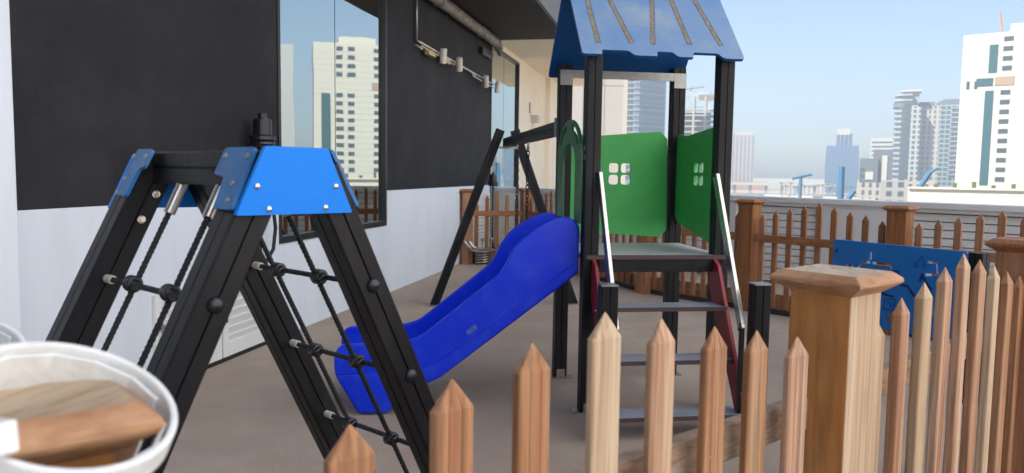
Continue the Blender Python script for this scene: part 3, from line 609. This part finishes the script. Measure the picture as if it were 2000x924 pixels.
def bars(name, pts, w, m, closed=False):
    b = BM(); P_ = [Vector(p) for p in pts]
    if closed: P_.append(P_[0])
    for i in range(len(P_)-1):
        d = (P_[i+1]-P_[i]).normalized(); n_ = Vector((-d.y, d.x))*w/2; e = d*w/2*.9
        prism(b, [tuple(q) for q in (P_[i]-e+n_, P_[i]-e-n_, P_[i+1]+e-n_, P_[i+1]+e+n_)], sg*.0092, sg*(.0108+i*.00012), mtp)
    return obj(name, b, m, AB)
bars('maze_groove', [(.47,.78),(.497,.83),(.552,.833),(.572,.742),(.633,.733),(.67,.69),(.70,.66),(.72,.64),(.77,.70)], .017, 'groove_blue')
bars('maze_groove', [(.72,.64),(.72,.48)], .017, 'groove_blue'); bars('maze_groove', [(.72,.79),(.735,.83),(.765,.775),(.80,.74)], .02, 'groove_blue')
bars('maze_groove', [(.43,.70),(.445,.655),(.52,.645)], .017, 'groove_blue'); bars('maze_groove', [(.19,.79),(.205,.82)], .02, 'groove_blue')
bars('maze_insert', [(.38,.855),(.48,.857)], .012, 'tan_insert')
bars('cherry_mark', [(.718,.961),(.69,.905)], .004, 'groove_blue'); bars('cherry_mark', [(.718,.961),(.742,.905)], .004, 'groove_blue')
for cc in ((.686,.893),(.745,.893)): bars('cherry_mark', [(cc[0]+.014*math.cos(t), cc[1]+.014*math.sin(t)) for t in [i*math.pi/5 for i in range(10)]], .004, 'groove_blue', True)
bars('engraved_square', [(.455,.615),(.54,.63),(.54,.555),(.455,.54)], .005, 'groove_blue', True); bars('engraved_square', [(.475,.60),(.505,.60),(.505,.57),(.525,.585)], .005, 'groove_blue')
bars('engraved_square', [(.85,.57),(.91,.575),(.91,.49),(.85,.485)], .005, 'groove_blue', True)
onboard('maze_insert', [(.49,.47),(.51,.53),(.545,.545),(.56,.52),(.55,.46),(.52,.44)], 'tan_insert', .004)
for cc in ((.03,.93),(.985,.93),(.985,.455),(.03,.455)): 
    b = BM(); dome(b, mtp @ Vector((*cc, sg*.009)), zc*sg, .014, .008); obj('bolt', b, 'plastic_black', AB)
for x in (.05, 1.075): obj('board_post', post(BM(), (mtp @ Vector((x, 0, -sg*.058))), (mtp @ Vector((x, 1.015, -sg*.058))), ub), 'post_black', AB)

# ================================================================== CLIMBING FRAME
ph = 2.634; cc = Vector((math.cos(ph), math.sin(ph), 0)); ww = Vector((-cc.y, cc.x, 0)); N0 = Vector((-.98, 1.836, 0)); LC = .623
def K(w, c_, z): return N0+ww*w+cc*c_+Vector((0,0,z))
CF = thing('climbing_frame', K(0, LC/2, 0), 'black A-frame climbing frame with rope ladders and bright blue end boards', 'climbing frame')
HT = 1.55
def legw(z): return .047+(.813-.047)*(1.56-z)/1.56
for c_ in (0, LC):
    for k in (1, -1):
        lg = obj('leg', post(BM(), K(k*legw(0), c_, 0), K(k*legw(1.50), c_, 1.50), cc, .095), 'post_black', CF)
        b = BM(); box(b, -.07, .07, -.06, .06, .001, .012, frame(K(k*(legw(0)), c_, 0), ww, z=(0,0,1))); obj('foot_plate', b, 'steel_dull', lg)
for k in (1, -1):
    obj('beam', post(BM(), K(k*.05, -.045, HT-.05), K(k*.05, LC+.045, HT-.05), ww, .094), 'post_black', CF)
# end boards
def endboard(cpos, m, dz=0):
    mt = frame(K(.016, cpos, dz), ww, y=(0,0,1))
    o = plate('end_board', rounded([(.172,1.388),(-.168,1.386),(-.09,1.556),(.091,1.556)], .008), [], mt, .013, m, CF)
    for x, z in ((.115,1.458),(-.114,1.457),(.084,1.402),(-.081,1.402)):
        b = BM(); sgn = -1 if cpos < .3 else 1; dome(b, K(.016+x, cpos+sgn*.0065, z+dz), cc*sgn, .0085, .006); obj('bolt', b, 'bright_bolt', o)
endboard(-.0565, 'blue_panel'); endboard(LC+.0565, 'blue_panel', -.014)
# blue corner plates on the sloping outer faces
ld = (K(legw(0),0,0)-K(legw(1.56),0,1.56)).normalized(); no = cc.cross(ld); no = no if no.dot(ww) > 0 else -no
top = K(legw(1.56), 0, 1.56)
def cornerplate(c0, sgn, kk, ol):
    base = K(kk*legw(1.56), 0, 1.56); l2 = ld if kk > 0 else (K(-legw(0),0,0)-K(-legw(1.56),0,1.56)).normalized(); n2 = no if kk > 0 else cc.cross(l2)
    if n2.dot(ww)*kk < 0: n2 = -n2
    mt = frame(base+n2*(.0475+.0065)+cc*c0, cc*sgn, y=-l2)
    o = plate('corner_plate', rounded(ol, .01), [], mt, .011, 'blue_dusty', CF)
    zz = mt.to_3x3() @ Vector((0,0,1)); q = 1 if zz.dot(n2) > 0 else -1
    for x, y in ((-.01,-.06),(ol[3][0]-.02,-.06),(.002,-.135),(-.01,-.18)):
        b = BM(); dome(b, mt @ Vector((x, y, q*.0055)), n2, .008, .004); obj('bolt', b, 'steel_dull', o)
for kk in (1, -1):
    cornerplate(0, 1, kk, [(-.045,-.205),(.042,-.205),(.055,-.118),(.112,-.112),(.112,-.036),(-.03,-.036)]); cornerplate(LC, -1, kk, [(-.01,-.185),(.056,-.19),(.062,-.10),(.09,-.095),(.09,-.036),(-.008,-.036)])
for c_, sgn in ((.0475, 1), (LC-.0475, -1)):
    for w_, z in ((.09, 1.42), (.135, 1.345)):
        b = BM(); d2 = cc*sgn; lathe(b, [(.012,0),(.012,.004),(.008,.0045),(.007,.012)], frame(K(w_, c_, z), d2.orthogonal(), z=d2), 14); obj('bolt', b, 'bright_bolt', CF)
b = BM(); mt = frame(K(-.115, .056, 1.365), ww, z=(0,0,1)); box(b, -.02, .02, -.003, .003, -.035, .02, mt); obj('inner_bracket', b, 'steel_dull', CF, bevel=.002)
def twisted(b, p0, p1, r=.008, n=None, amp=.0022):
    """two-strand look: radius ripples in a spiral along the rope"""
    p0 = Vector(p0); p1 = Vector(p1); d = p1-p0; z = d.normalized(); x = z.orthogonal().normalized(); y = z.cross(x)
    for s_ in range(3):
        n_ = max(6, int(d.length/.006)); pts = []
        for i in range(n_+1):
            t = i/n_; a_ = 2*math.pi*(d.length*t/.045)+s_*2*math.pi/3
            pts.append(p0+d*t+(x*math.cos(a_)+y*math.sin(a_))*r*.5)
        tube(b, pts, r*.56, 6)
    return b
RO = .07   # ropes hang slightly inside the outer plane
for k, rz in ((1, (1.178,.885,.59,.30)), (-1, (1.178,.893,.605,.32))):
    cs = (.20, .425) if k > 0 else (.20, .425)
    for c_ in cs:
        topw = .075; zt = 1.455
        b = BM(); twisted(b, K(k*(legw(1.42)-.02), c_, 1.42), K(k*(legw(.03)-.0), c_, .03), .0085); obj('rope', b, 'rope', CF, smooth=True)
        b = BM(); tube(b, [K(k*(legw(1.47)-.02), c_, 1.47), K(k*(legw(1.37)-.02), c_, 1.37)], .016, 18); obj('ferrule', b, 'steel', CF)
    for z in rz:
        w_ = k*legw(z)
        b = BM(); twisted(b, K(w_, .085, z), K(w_, LC-.085, z), .0085); rg = obj('rung_rope', b, 'rope', CF, smooth=True)
        for c0, c1 in ((.047,.085),(LC-.047,LC-.085)):
            b = BM(); tube(b, [K(w_, c0, z), K(w_, c1, z)], .0125, 12); obj('end_sleeve', b, 'lamp_white', rg)
        for c0, sgn in ((-.0475,-1),(LC+.0475,1)):
            b = BM(); dome(b, K(w_, c0, z), cc*sgn, .0215, .017); obj('cap_knob', b, 'plastic_black', rg, smooth=True)
        for c_ in cs:
            b = BM(); o3 = K(w_-k*.008, c_, z)
            for q in (-.011, .011):
                tube(b, [o3+cc*q+(ww*math.cos(t)+Vector((0,0,math.sin(t))))*.0155 for t in [i*math.pi/8 for i in range(16)]], .0085, 8, closed=True)
            ax = ld if k > 0 else (K(-legw(0),0,0)-K(-legw(1.56),0,1.56)).normalized(); no2 = ax.cross(cc).normalized()
            tube(b, [o3+(cc*math.cos(t)+no2*math.sin(t))*.0165 for t in [i*math.pi/8 for i in range(16)]], .009, 8, closed=True)
            obj('rope_knot', b, 'plastic_black', rg, smooth=True)

# ================================================================== WHITE TUBS ON THE NEAR POST
def tub(c, nrm, r, label, n=48, miss=0):
    z = Vector(nrm).normalized(); mt = frame(c, z.orthogonal(), z=z)
    t = thing('slatted_tub', c, label, 'tub')
    def hoop(r0, r1, z0, z1):
        b = BM(); lv = [(r0,z0),(r1,z0),(r1,z1),(r0,z1)]
        rings = [[b.verts.new(mt @ Vector((q*math.cos(2*math.pi*j/n), q*math.sin(2*math.pi*j/n), h))) for j in range(n)] for q, h in lv]
        for a_, b_ in zip(rings, rings[1:]+rings[:1]):
            for j in range(n): b.faces.new((a_[j], a_[(j+1) % n], b_[(j+1) % n], b_[j]))
        return b
    o = obj('rim', hoop(r-.009, r, -.034, 0), 'tub_white', t, bevel=.003); 
    for p in o.data.polygons: p.use_smooth = False
    k = 14
    for j in range(k):
        if j == miss: continue
        a_ = 2*math.pi*(j+.35)/k; ms = mt @ Matrix.Rotation(a_, 4, 'Z')
        obj('slat', box(BM(), r-.0175, r-.0125, -.0255, .0255, -.26, -.01, ms), 'tub_white', t, bevel=.0015)
    obj('hoop', hoop(r-.011, r-.003, -.25, -.22), 'tub_white', t, bevel=.002)
    return t
TB1 = tub(Vector((-.6517,.7129,1.2412)), (.4407,-.077,.894), .119, 'round white slatted wooden tub hooked over the capped fence post in the near corner')
obj('corner_block', box(BM(), -.022, .012, -.012, .014, -.02, .012, frame((-.628,.60,1.243), (.8,-.3,.1), z=(0,0,1))), 'tub_white', TB1, bevel=.003)
tub(Vector((-1.235,1.03,1.195)), (.25,-.1,.95), .16, 'second white wooden tub behind the near post, only its edge showing at the left border')

# ================================================================== CITY
CAMP = Vector((0,0,1.5))
def at(az, D): return Vector((D*math.sin(R(az)), D*math.cos(R(az)), 0))
def elz(el, D): return 1.5+D*math.tan(R(el))
G = -14
def uvbox(b, x0, x1, y0, y1, z0, z1, mt):
    uvl = b.loops.layers.uv.verify(); v = {}
    for (ax, (p, q)) in enumerate((((x0,y0),(x1,y0)),((x1,y0),(x1,y1)),((x1,y1),(x0,y1)),((x0,y1),(x0,y0)))):
        L_ = math.hypot(q[0]-p[0], q[1]-p[1]); vs = [b.verts.new(mt @ Vector(w)) for w in ((*p,z0),(*q,z0),(*q,z1),(*p,z1))]
        f = b.faces.new(vs)
        for lp, uv in zip(f.loops, ((0,0),(L_,0),(L_,z1-z0),(0,z1-z0))): lp[uvl].uv = uv
    f = b.faces.new([b.verts.new(mt @ Vector(w)) for w in ((x0,y0,z1),(x1,y0,z1),(x1,y1,z1),(x0,y1,z1))])
    for lp in f.loops: lp[uvl].uv = (.01,.01)
    bmesh.ops.remove_doubles(b, verts=b.verts, dist=1e-4); return b
def building(az0, az1, D, label, yaw=0, name='tower_block'):
    """frame: x to the right, y away, origin at the left front corner on the ground"""
    p0 = at(az0, D); p1 = at(az1, D); x = (p1-p0); W = x.length; x.normalize()
    x = Matrix.Rotation(R(yaw), 3, 'Z') @ x
    mt = frame(p0, x, z=(0,0,1)); t = thing(name, p0+Vector((0,0,G)), label, 'building'); return t, mt, W
FM = dict(white=mat('white_cladding', (.42,.395,.34), .7, var=.03, scale=.05), tan=mat('tan_cladding', (.55,.42,.35), .8), dark=mat('dark_grey_cladding', (.09,.10,.11), .6),
          grey=mat('grey_cladding', (.24,.25,.26), .7), beige=mat('beige_panel', (.36,.34,.31), .7, var=.04, scale=.1), win=mat('dark_window_glass', (.04,.055,.065), .3), teal=mat('teal_glass', (.02,.07,.08), .3),
          bluegl=mat('blue_glass', (.02,.07,.17), .3), net=mat('blue_netting', (.20,.32,.40), .8, col2=(.5,.53,.53), scale=.35), crane=mat('crane_blue', (.03,.11,.20), .6), green=mat('palm_foliage', (.09,.12,.05), .9, var=.4, scale=.2), brown=mat('brown_infill', (.25,.17,.12), .6), line=mat('panel_joint', (.3,.29,.27), .8), bronze=mat('rust_crane', (.35,.15,.08), .6))
def add(t, name, m, x0, x1, y0, y1, z0, z1, mt, parent=None):
    return obj(name, box(BM(), x0, x1, y0, y1, z0, z1, mt), FM[m] if isinstance(m, str) else m, parent or t)
# white hotel-like block on the right
D_ = 235; t, mt, W_ = building(17.9, 24.9, D_, 'big cream white tower block with one tall teal window strip at the right edge', yaw=-6)
zt = elz(9.0, D_); add(t, 'facade', 'white', 0, W_, 0, 22, G, zt, mt)
for k in range(26): add(t, 'cladding_joint', 'line', 0, W_, -.03, 0, G+6+k*1.75, G+6.07+k*1.75, mt) if G+6+k*1.75 < zt else None
fh = 2.45; x0 = 5.6
add(t, 'stair_glazing', 'teal', x0, x0+1.9, -.12, .02, 0, 24.2, mt); add(t, 'stair_glazing', 'teal', x0+.4, x0+2.3, -.12, .02, 28.7, 35.8, mt)
add(t, 'sky_terrace', 'teal', x0-2.1, x0+1.6, -.14, .02, 25.4, 27.4, mt); add(t, 'sky_terrace', 'brown', x0+2.0, x0+6.2, -.14, .02, 25.4, 27.6, mt)
for xx in (1.3, 3.1): add(t, 'window', 'win', xx, xx+.7, -.1, .02, 24.8, 26.8, mt)
for col in (x0+3.4, x0+11, x0+14.5):
    for k in range(14):
        z = 1.0+k*fh+(3.6 if k > 9 else 0)
        if z < zt-2: add(t, 'window', 'win', col, col+2.1, -.1, .02, z, z+1.15, mt)
add(t, 'stair_glazing', 'teal', x0+18.2, x0+20.6, -.12, .02, 0, 24, mt)
add(t, 'parapet', 'white', W_*.35, W_*.75, 2, 12, zt, zt+2.2, mt)
b = BM(); tube(b, [mt @ Vector((7.6, 8, zt)), mt @ Vector((6.6, 8, zt+6.5))], .22, 5); tube(b, [mt @ Vector((5.9, 8, zt+.3)), mt @ Vector((8.6, 8, zt+.3))], .25, 5)
tag(obj('roof_crane', b, FM['bronze'], None, loc=mt @ Vector((7.6, 8, zt))), 'thin rusty crane mast on the roof of the cream white block', 'crane')
t, mt, W_ = building(15.25, 25.5, 118, 'low cream podium wall in front of the big white block', name='podium_building')
add(t, 'facade', 'white', 0, W_, 0, 30, G, .1, mt); add(t, 'parapet', 'white', 0, W_, -.3, .3, .1, .35, mt)
for k in range(9): add(t, 'planter', 'green', 3+k*2.2, 3.5+k*2.2, 1, 1.5, .1, .75+.2*(k % 3), mt)
# reflected-only neighbour, right of the frame
t, mt, W_ = building(26.6, 29, 300, 'grey apartment tower beyond the right border, mirrored in the near window')
add(t, 'facade', facade('grey_flats', (.32,.32,.31), (.08,.11,.12), 2.6, 3.1, .3, .45), 0, W_, 0, 16, G, 48, mt)
# teal glass tower
def ftower(az0, az1, el, D, label, parts, **kw):
    t, mt, W = building(az0, az1, D, label, **kw); return t, mt, W
def uvpart(t, name, m, x0, x1, y0, y1, z0, z1, mt): return obj(name, uvbox(BM(), x0, x1, y0, y1, z0, z1, mt), m, t)
FA = dict(tealt=facade('teal_curtain_wall', (.22,.25,.25), (.03,.07,.08), 3.2, 3.3, .2, .3), darkb=facade('balcony_bands', (.42,.42,.41), (.06,.08,.11), 5., 3.3, .12, .42), beigeb=facade('beige_flats', (.34,.30,.25), (.08,.085,.09), 2.9, 3.3, .55, .35), greyb=facade('grey_flats_b', (.33,.33,.31), (.06,.08,.09), 3.1, 3.3, .4, .35),
          blueb=facade('blue_curtain_wall', (.10,.18,.27), (.02,.07,.16), 2.5, 40, .2, .02), tanb=facade('tan_strips', (.36,.29,.26), (.10,.11,.14), 4.2, 3.4, .5, .2), glass=facade('pale_glass_grid', (.30,.35,.40), (.16,.21,.27), 1.5, 3.9, .15, .12), lowb=facade('low_offices', (.26,.25,.23), (.06,.07,.08), 4, 3.5, .5, .4))
D_ = 620; t, mt, W_ = building(16.55, 18.2, D_, 'teal glass tower standing left of the big cream block', yaw=0)
zt = elz(5.0, D_); uvpart(t, 'curtain_wall', FA['tealt'], 0, W_, 0, 16, G, zt-2, mt)
b = BM(); prism(b, [(0,zt-2),(W_*.3,zt+1),(W_,zt+1),(W_,zt-2)], 0, 16, mt @ Matrix.Rotation(R(90),4,'X') @ Matrix.Scale(-1,4,(0,0,1))); obj('roof', b, FM['dark'], t)
for k in range(22): add(t, 'balcony', 'grey', W_*.55, W_+.8, -1.3, 0, G+18+k*3.3, G+18.9+k*3.3, mt) if G+19+k*3.3 < zt-3 else None
# dark rounded tower with beige wing
D_ = 560; t, mt, W_ = building(14.25, 15.75, D_, 'dark grey balcony tower with an open crown, left of the beige wing')
zt = elz(4.9, D_)
def roundbody(b, x0, x1, r, z0, z1, mt):
    pts = [(x0+r-r*math.cos(t_), r-r*math.sin(t_)) for t_ in [i*math.pi/2/6 for i in range(7)]]+[(x1,0),(x1,18),(x0,18)]
    return prism(b, pts, z0, z1, mt)
obj('core', roundbody(BM(), 0, W_*.62, 5, G, zt, mt), FM['win'], t)
for k in range(17): obj('balcony', roundbody(BM(), -.9, W_*.64, 6, G+14+k*3.4, G+15.3+k*3.4, mt), FM['grey'], t)
obj('crown', roundbody(BM(), -1.6, W_*.64, 6, zt-2.2, zt+.6, mt), FM['dark'], t)
uvpart(t, 'wing', FA['greyb'], W_*.62, W_*1.0, 0, 18, G, zt-2, mt); add(t, 'plant_room', 'grey', W_*.3, W_*.9, 3, 14, zt, zt+7.5, mt); add(t, 'roof_slab', 'white', W_*.18, W_*.98, 1, 16, zt+7.5, zt+8.6, mt)
t, mt, W_ = building(15.75, 16.85, D_+8, 'beige apartment wing with small windows between the dark and teal towers')
uvpart(t, 'facade', FA['beigeb'], 0, W_, 0, 18, G, zt-1.5, mt); add(t, 'roof_slab', 'dark', -2, W_*.7, 0, 14, zt-1.5, zt+1.2, mt)
# dark frame offices
D_ = 430; t, mt, W_ = building(12.25, 14.3, D_, 'grey office building of stacked boxes with white infill, right of the blue tower')
z1_ = elz(1.3, D_); z2_ = elz(1.9, D_)
add(t, 'box_block', 'dark', 0, W_*.55, 0, 16, G, z1_, mt); add(t, 'box_block', 'dark', W_*.4, W_*.98, 2, 18, G, z2_, mt)
for z in (G+8.5, G+14.5): add(t, 'white_infill', 'white', W_*.18, W_*.42, -.4, .1, z, z+4, mt)
add(t, 'white_infill', 'white', W_*.66, W_*.82, 1.6, 2.1, G+4, z2_-3, mt)
for k in range(5): add(t, 'window_band', 'win', W_*.02, W_*.16, -.2, .1, G+6+k*3.2, G+7.6+k*3.2, mt)
t, mt, W_ = building(12.85, 14.5, 700, 'pale yellow building showing behind the grey office boxes'); add(t, 'facade', 'white', 0, W_, 0, 15, G, elz(2.65, 700), mt)
for k in range(6): add(t, 'window_band', 'win', 1, W_-1, -.2, 0, elz(2.65,700)-4-k*3.5, elz(2.65,700)-2.8-k*3.5, mt)
# blue tower
D_ = 800; t, mt, W_ = building(10.15, 12.1, D_, 'blue glass tower with a white crown, alone on the skyline')
zs = elz(2.15, D_); ze = elz(3.25, D_)
b = BM(); uvl = b.loops.layers.uv.verify()
rings = []
for i in range(9):
    f = i/8; zz = G+(zs-G)*f; e = 1.3*math.sin(math.pi*f*.9); rings.append([b.verts.new(mt @ Vector(v)) for v in ((-e,-e*.5,zz),(W_+e,-e*.5,zz),(W_+e,18,zz),(-e,18,zz))])
for q, (a_, b_) in enumerate(zip(rings, rings[1:])):
    for j in range(4):
        f = b.faces.new((a_[j], a_[(j+1) % 4], b_[(j+1) % 4], b_[j]))
        for lp, uv in zip(f.loops, ((0,q*5),(W_,q*5),(W_,q*5+5),(0,q*5+5))): lp[uvl].uv = uv
b.faces.new(rings[-1]); obj('curtain_wall', b, FA['blueb'], t)
add(t, 'upper_block', 'bluegl', W_*.28, W_*.82, 2, 14, zs, ze-4, mt); add(t, 'crown', 'white', W_*.3, W_*.72, 1.6, 14, ze-5, ze+.6, mt)
for q in (.3,.42,.55,.68,.8): add(t, 'fin', 'white', W_*q, W_*q+.4, 1.4, 2, zs, ze-5, mt)
# tan tower
D_ = 900; t, mt, W_ = building(3.75, 5.4, D_, 'hazy tan high-rise with window strips just right of the play tower')
zt = elz(3.15, D_); uvpart(t, 'facade', FA['tanb'], 0, W_, 0, 20, G, zt-5, mt)
add(t, 'white_corner', 'white', -.6, 2.6, -.5, 18, G, zt-1, mt); add(t, 'crown', 'white', 1, W_-2.5, 1, 18, zt-5, zt-1, mt); add(t, 'crown', 'grey', 4, W_-.5, .4, 18, zt-8, zt-4.2, mt)  # pale corner strip stands in for the sunlit left edge
for q in (.25,.5,.75): add(t, 'mast', 'white', W_*q, W_*q+.5, 5, 5.5, zt-1, zt+3, mt)
t, mt, W_ = building(3.2, 6.4, 880, 'low red brick base building below the tan high-rise', name='low_building'); add(t, 'facade', 'bronze', 0, W_, 0, 12, G, G+9, mt)
# glass skyscraper with white floor bands
D_ = 380; t, mt, W_ = building(-3.75, -.75, D_, 'pale glass skyscraper with white floor bands, seen between the tower posts', yaw=0)
W_ = 19.2
zt = elz(11, D_)
def rb(b, e, z0, z1):
    ex = e; pts = [(-ex,8),(-ex,1.5-ex),(2.4,1.5-ex)]+[(2.4+4*math.sin(a_), -ex+1.5*math.cos(a_)-0) for a_ in (R(20),R(45),R(70))]
    pts = [(-ex,20),(-ex,-ex),(4.4,-ex),(6.6,.4-ex),(8.4,1.6-ex),(W_+ex,13-ex),(W_+ex,24)]
    return prism(b, pts, z0, z1, mt)
b = BM(); rb(b, 0, G, zt); o = obj('curtain_wall', b, FA['glass'], t)
uvl = o.data.uv_layers.new(name='UVMap')
for p in o.data.polygons:
    for li in p.loop_indices:
        v = o.data.vertices[o.data.loops[li].vertex_index].co; q = mt.to_3x3().inverted() @ v; uvl.data[li].uv = (q.x*1.2, v.z)
for k in range(26):
    z = elz(-.5, D_)+k*2.62
    if z < zt: obj('floor_band', rb(BM(), .25, z, z+.42), FM['white'], t)
    if z < zt:
        for xx in (.4, 2.2): add(t, 'window', 'win', xx, xx+1.1, -.27, -.05, z+.9, z+2.3, mt) if k < 26 and (k < 26) else None
# adjacent beige building
D_ = 70; t, mt, W_ = building(-8.6, -3.62, D_, 'plain beige panelled building with a white corner, behind the play tower', name='neighbour_building')
zt = elz(13, D_); add(t, 'facade', 'beige', 0, W_-.35, 0, 12, G, zt, mt); add(t, 'white_corner', 'white', W_-.35, W_, -.05, 12, G, zt, mt)
for z in (1.5+70*math.tan(R(k)) for k in (-2, 2.2, 6.4, 10.6)): add(t, 'joint', 'line', 0, W_-.36, -.02, .0, z, z+.045, mt)
for x in (W_-2.1, W_-4.0): add(t, 'joint', 'line', x, x+.045, -.025, 0, G, zt, mt)
t, mt, W_ = building(-9.4, -8.3, 150, 'slim dark glass tower in the gap beside the cream wall'); uvpart(t, 'curtain_wall', FA['tealt'], 0, W_, 0, 10, G, elz(6.1,150), mt)
# building under construction and its crane
D_ = 420; t, mt, W_ = building(-.5, 2.75, D_, 'concrete tower under construction wrapped in blue netting at the top')
zt = elz(5.75, D_); add(t, 'core', 'grey', 3, W_-3, 4, 14, G, zt-.5, mt)
k = 0; z = elz(-.5, D_)
while z < zt-8: obj('floor_slab', box(BM(), 0, W_, 0, 16, z, z+.7, mt), FM['white'], t); z += 2.9; k += 1
for x in (.0, W_*.22, W_*.47, W_*.72, W_-1.1): add(t, 'column', 'white', x, x+1.1, -.1, .9, G, zt-1, mt)
zb = zt-9.5
while zb < zt-1: add(t, 'netting', 'net', .3, W_-.3, .2, .5, zb, zb+2.7, mt); zb += 2.8
add(t, 'netting', 'brown', W_*.6, W_-.4, .1, .2, zt-3, zt-.2, mt)
c0 = mt @ Vector((W_*.42, 6, zt-1)); b = BM(); tube(b, [c0, c0+Vector((0,0,4))], .3, 5); tube(b, [c0+Vector((-6,0,4)), c0+Vector((7,0,5.6))], .28, 5); tube(b, [c0+Vector((0,0,4)), c0+Vector((.5,0,6.2))], .2, 5)
tag(obj('tower_crane', b, FM['dark'], None, loc=c0), 'tower crane on top of the unfinished concrete tower', 'crane')
# low quay buildings
for az0, az1, D_, el, m, lab in ((13.6,15.1,330,-.15,'lowb','glazed low warehouse on the quay under the dark tower'), (15.0,16.7,350,-.1,'beigeb','sand coloured low block on the quay left of the cream podium'), (12.2,13.7,380,-.35,'beigeb','small ochre quay building below the grey office boxes')):
    t, mt, W_ = building(az0, az1, D_, lab, name='low_building'); uvpart(t, 'facade', FA[m], 0, W_, 0, 14, G, elz(el,D_), mt)
# bridge
D_ = 640; t, mt, W_ = building(2.6, 10.4, D_, 'long low pale bridge across the water on the horizon', name='bridge'); t['category'] = 'bridge'
add(t, 'bridge_deck', 'white', -20, W_+10, 0, 10, G+8.2, G+10.2, mt)
for k in range(9): add(t, 'pier', 'grey', -8+k*12, -6+k*12, 2, 8, G, G+8.2, mt)
# boats
def boat(az, D, L_, label, decks=2):
    p = at(az, D); r = Vector((math.cos(R(az)), -math.sin(R(az)), 0)); mt = frame((p.x, p.y, G+.1), r, z=(0,0,1)); t = thing('boat', (p.x, p.y, G), label, 'boat', 'boats on the water beyond the parapet')
    b = BM(); prism(b, [(0,1.5),(L_*.12,0),(L_*.95,0),(L_,1),(L_,5),(L_*.12,5)], 0, 2, mt); obj('hull', b, FM['white'], t)
    for d in range(decks):
        x0 = L_*(.1+.07*d); x1 = L_*(.96-.06*d); b = BM(); box(b, x0, x1, .6, 4.6, 2+d*2.4, 4.1+d*2.4, mt); s_ = obj('deck_house', b, FM['white'], t)
        n = int((x1-x0)/2.6)
        for i in range(n): add(t, 'window', 'win', x0+1+i*2.6, x0+2.8+i*2.6, .55, .62, 2.7+d*2.4, 3.5+d*2.4, mt, parent=s_)
        obj('deck_roof', box(BM(), x0-.6, x1+.6, .2, 5, 4.1+d*2.4, 4.35+d*2.4, mt), FM['white'], t)
boat(5.6, 330, 27, 'long white cruise boat, leftmost and largest on the water'); boat(10.6, 345, 17, 'white cruise boat moored right of the thick blue crane', 2); boat(3.0, 480, 16, 'small white boat far off against the bridge', 1); boat(12.4, 340, 12, 'low white boat by the quay, rightmost on the water', 1)
# palms on the far quay
t = thing('low_wall', at(8, 560)+Vector((0,0,G)), 'pale quay wall under the row of palms', 'wall'); p = at(6.2,560); q = at(13,520); d = q-p; obj('quay_edge', box(BM(), 0, d.length, 0, 6, G, G+3, frame(p, d, z=(0,0,1))), FM['white'], t)
for i in range(16):
    az = 7.3+i*.3; D_ = 540+random.uniform(-12,12); p = at(az, D_); h = random.uniform(5.5,8); t = thing('palm_tree', (p.x, p.y, G+3), '' or 'hazy green palm in the row on the far quay below the blue tower', 'palm tree', 'palms along the far quay')
    b = BM(); tube(b, [(p.x,p.y,G+3),(p.x+.2,p.y,G+3+h*.6),(p.x,p.y,G+3+h)], .25, 6, rs=[.35,.25,.2]); obj('trunk', b, FM['brown'], t)
    b = BM()
    for j in range(13):
        a_ = j*2*math.pi/13+random.random()*.3; dr = random.uniform(.1,1.2); c0 = Vector((p.x,p.y,G+3+h)); pr = None
        for k in range(5):
            f = k/4; cpt = c0+Vector((math.cos(a_)*3.2*f, math.sin(a_)*3.2*f, 1.1*math.sin(f*2.2)-dr*f*f*2)); wv = Vector((-math.sin(a_), math.cos(a_), 0))*(.45*(1-f)+.08); cur = (b.verts.new(cpt+wv), b.verts.new(cpt-wv))
            if pr: b.faces.new((pr[0], pr[1], cur[1], cur[0]))
            pr = cur
    obj('crown', b, FM['green'], t)
# blue boatyard lifts
def jib(az, D, pts, r, label):
    p = at(az, D); rr = Vector((math.cos(R(az)), -math.sin(R(az)), 0)); t = thing('boatyard_crane', (p.x, p.y, G), label, 'crane')
    for i, (q, r_) in enumerate(zip(pts, r)):
        b = BM(); V_ = [p+rr*x+Vector((0,0,z)) for x, z in q]; tube(b, V_, r_, 8); obj(('mast','jib','hoist')[min(i,2)], b, FM['crane'], t)
    b = BM(); box(b, -1.6, 1.6, -1.6, 1.6, G, G+1.2, frame((p.x,p.y,0), rr, z=(0,0,1))); obj('base', b, FM['grey'], t)
jib(11.15, 200, [[(0,G),(0,-2.5),(-.1,4.0)],[(.0,-6.2),(3.0,-1.6)]], (.8,.6), 'thick blue boatyard crane with a raised post and short side arm')
jib(8.55, 260, [[(0,G),(0,1.2)],[(-2.6,.9),(-.2,1.6),(3.2,2.4)]], (.55,.5), 'slim blue T-shaped boatyard crane, leftmost of the three')
jib(15.9, 170, [[(-1.5,G),(-1.3,-3.0)],[(-1.6,-3.4),(1.6,2.6)],[(1.6,2.6),(3.0,3.6)]], (.5,.5,.3), 'blue boatyard crane with a slanted jib before the cream podium')

# ================================================================== HAZE
b = BM(); box(b, -340, 560, -40, 1150, -15, 118)
hz = tag(obj('haze', b, 'gap_dark'), kind='stuff'); hm = bpy.data.materials.new('haze_air'); hm.use_nodes = True; N = hm.node_tree.nodes; N.remove(N['Principled BSDF'])
pv = N.new('ShaderNodeVolumePrincipled'); pv.inputs['Color'].default_value = (.80,.90,1,1); pv.inputs['Density'].default_value = .001; pv.inputs['Anisotropy'].default_value = .3
hm.node_tree.links.new(pv.outputs[0], N['Material Output'].inputs['Volume']); hz.data.materials.clear(); hz.data.materials.append(hm)
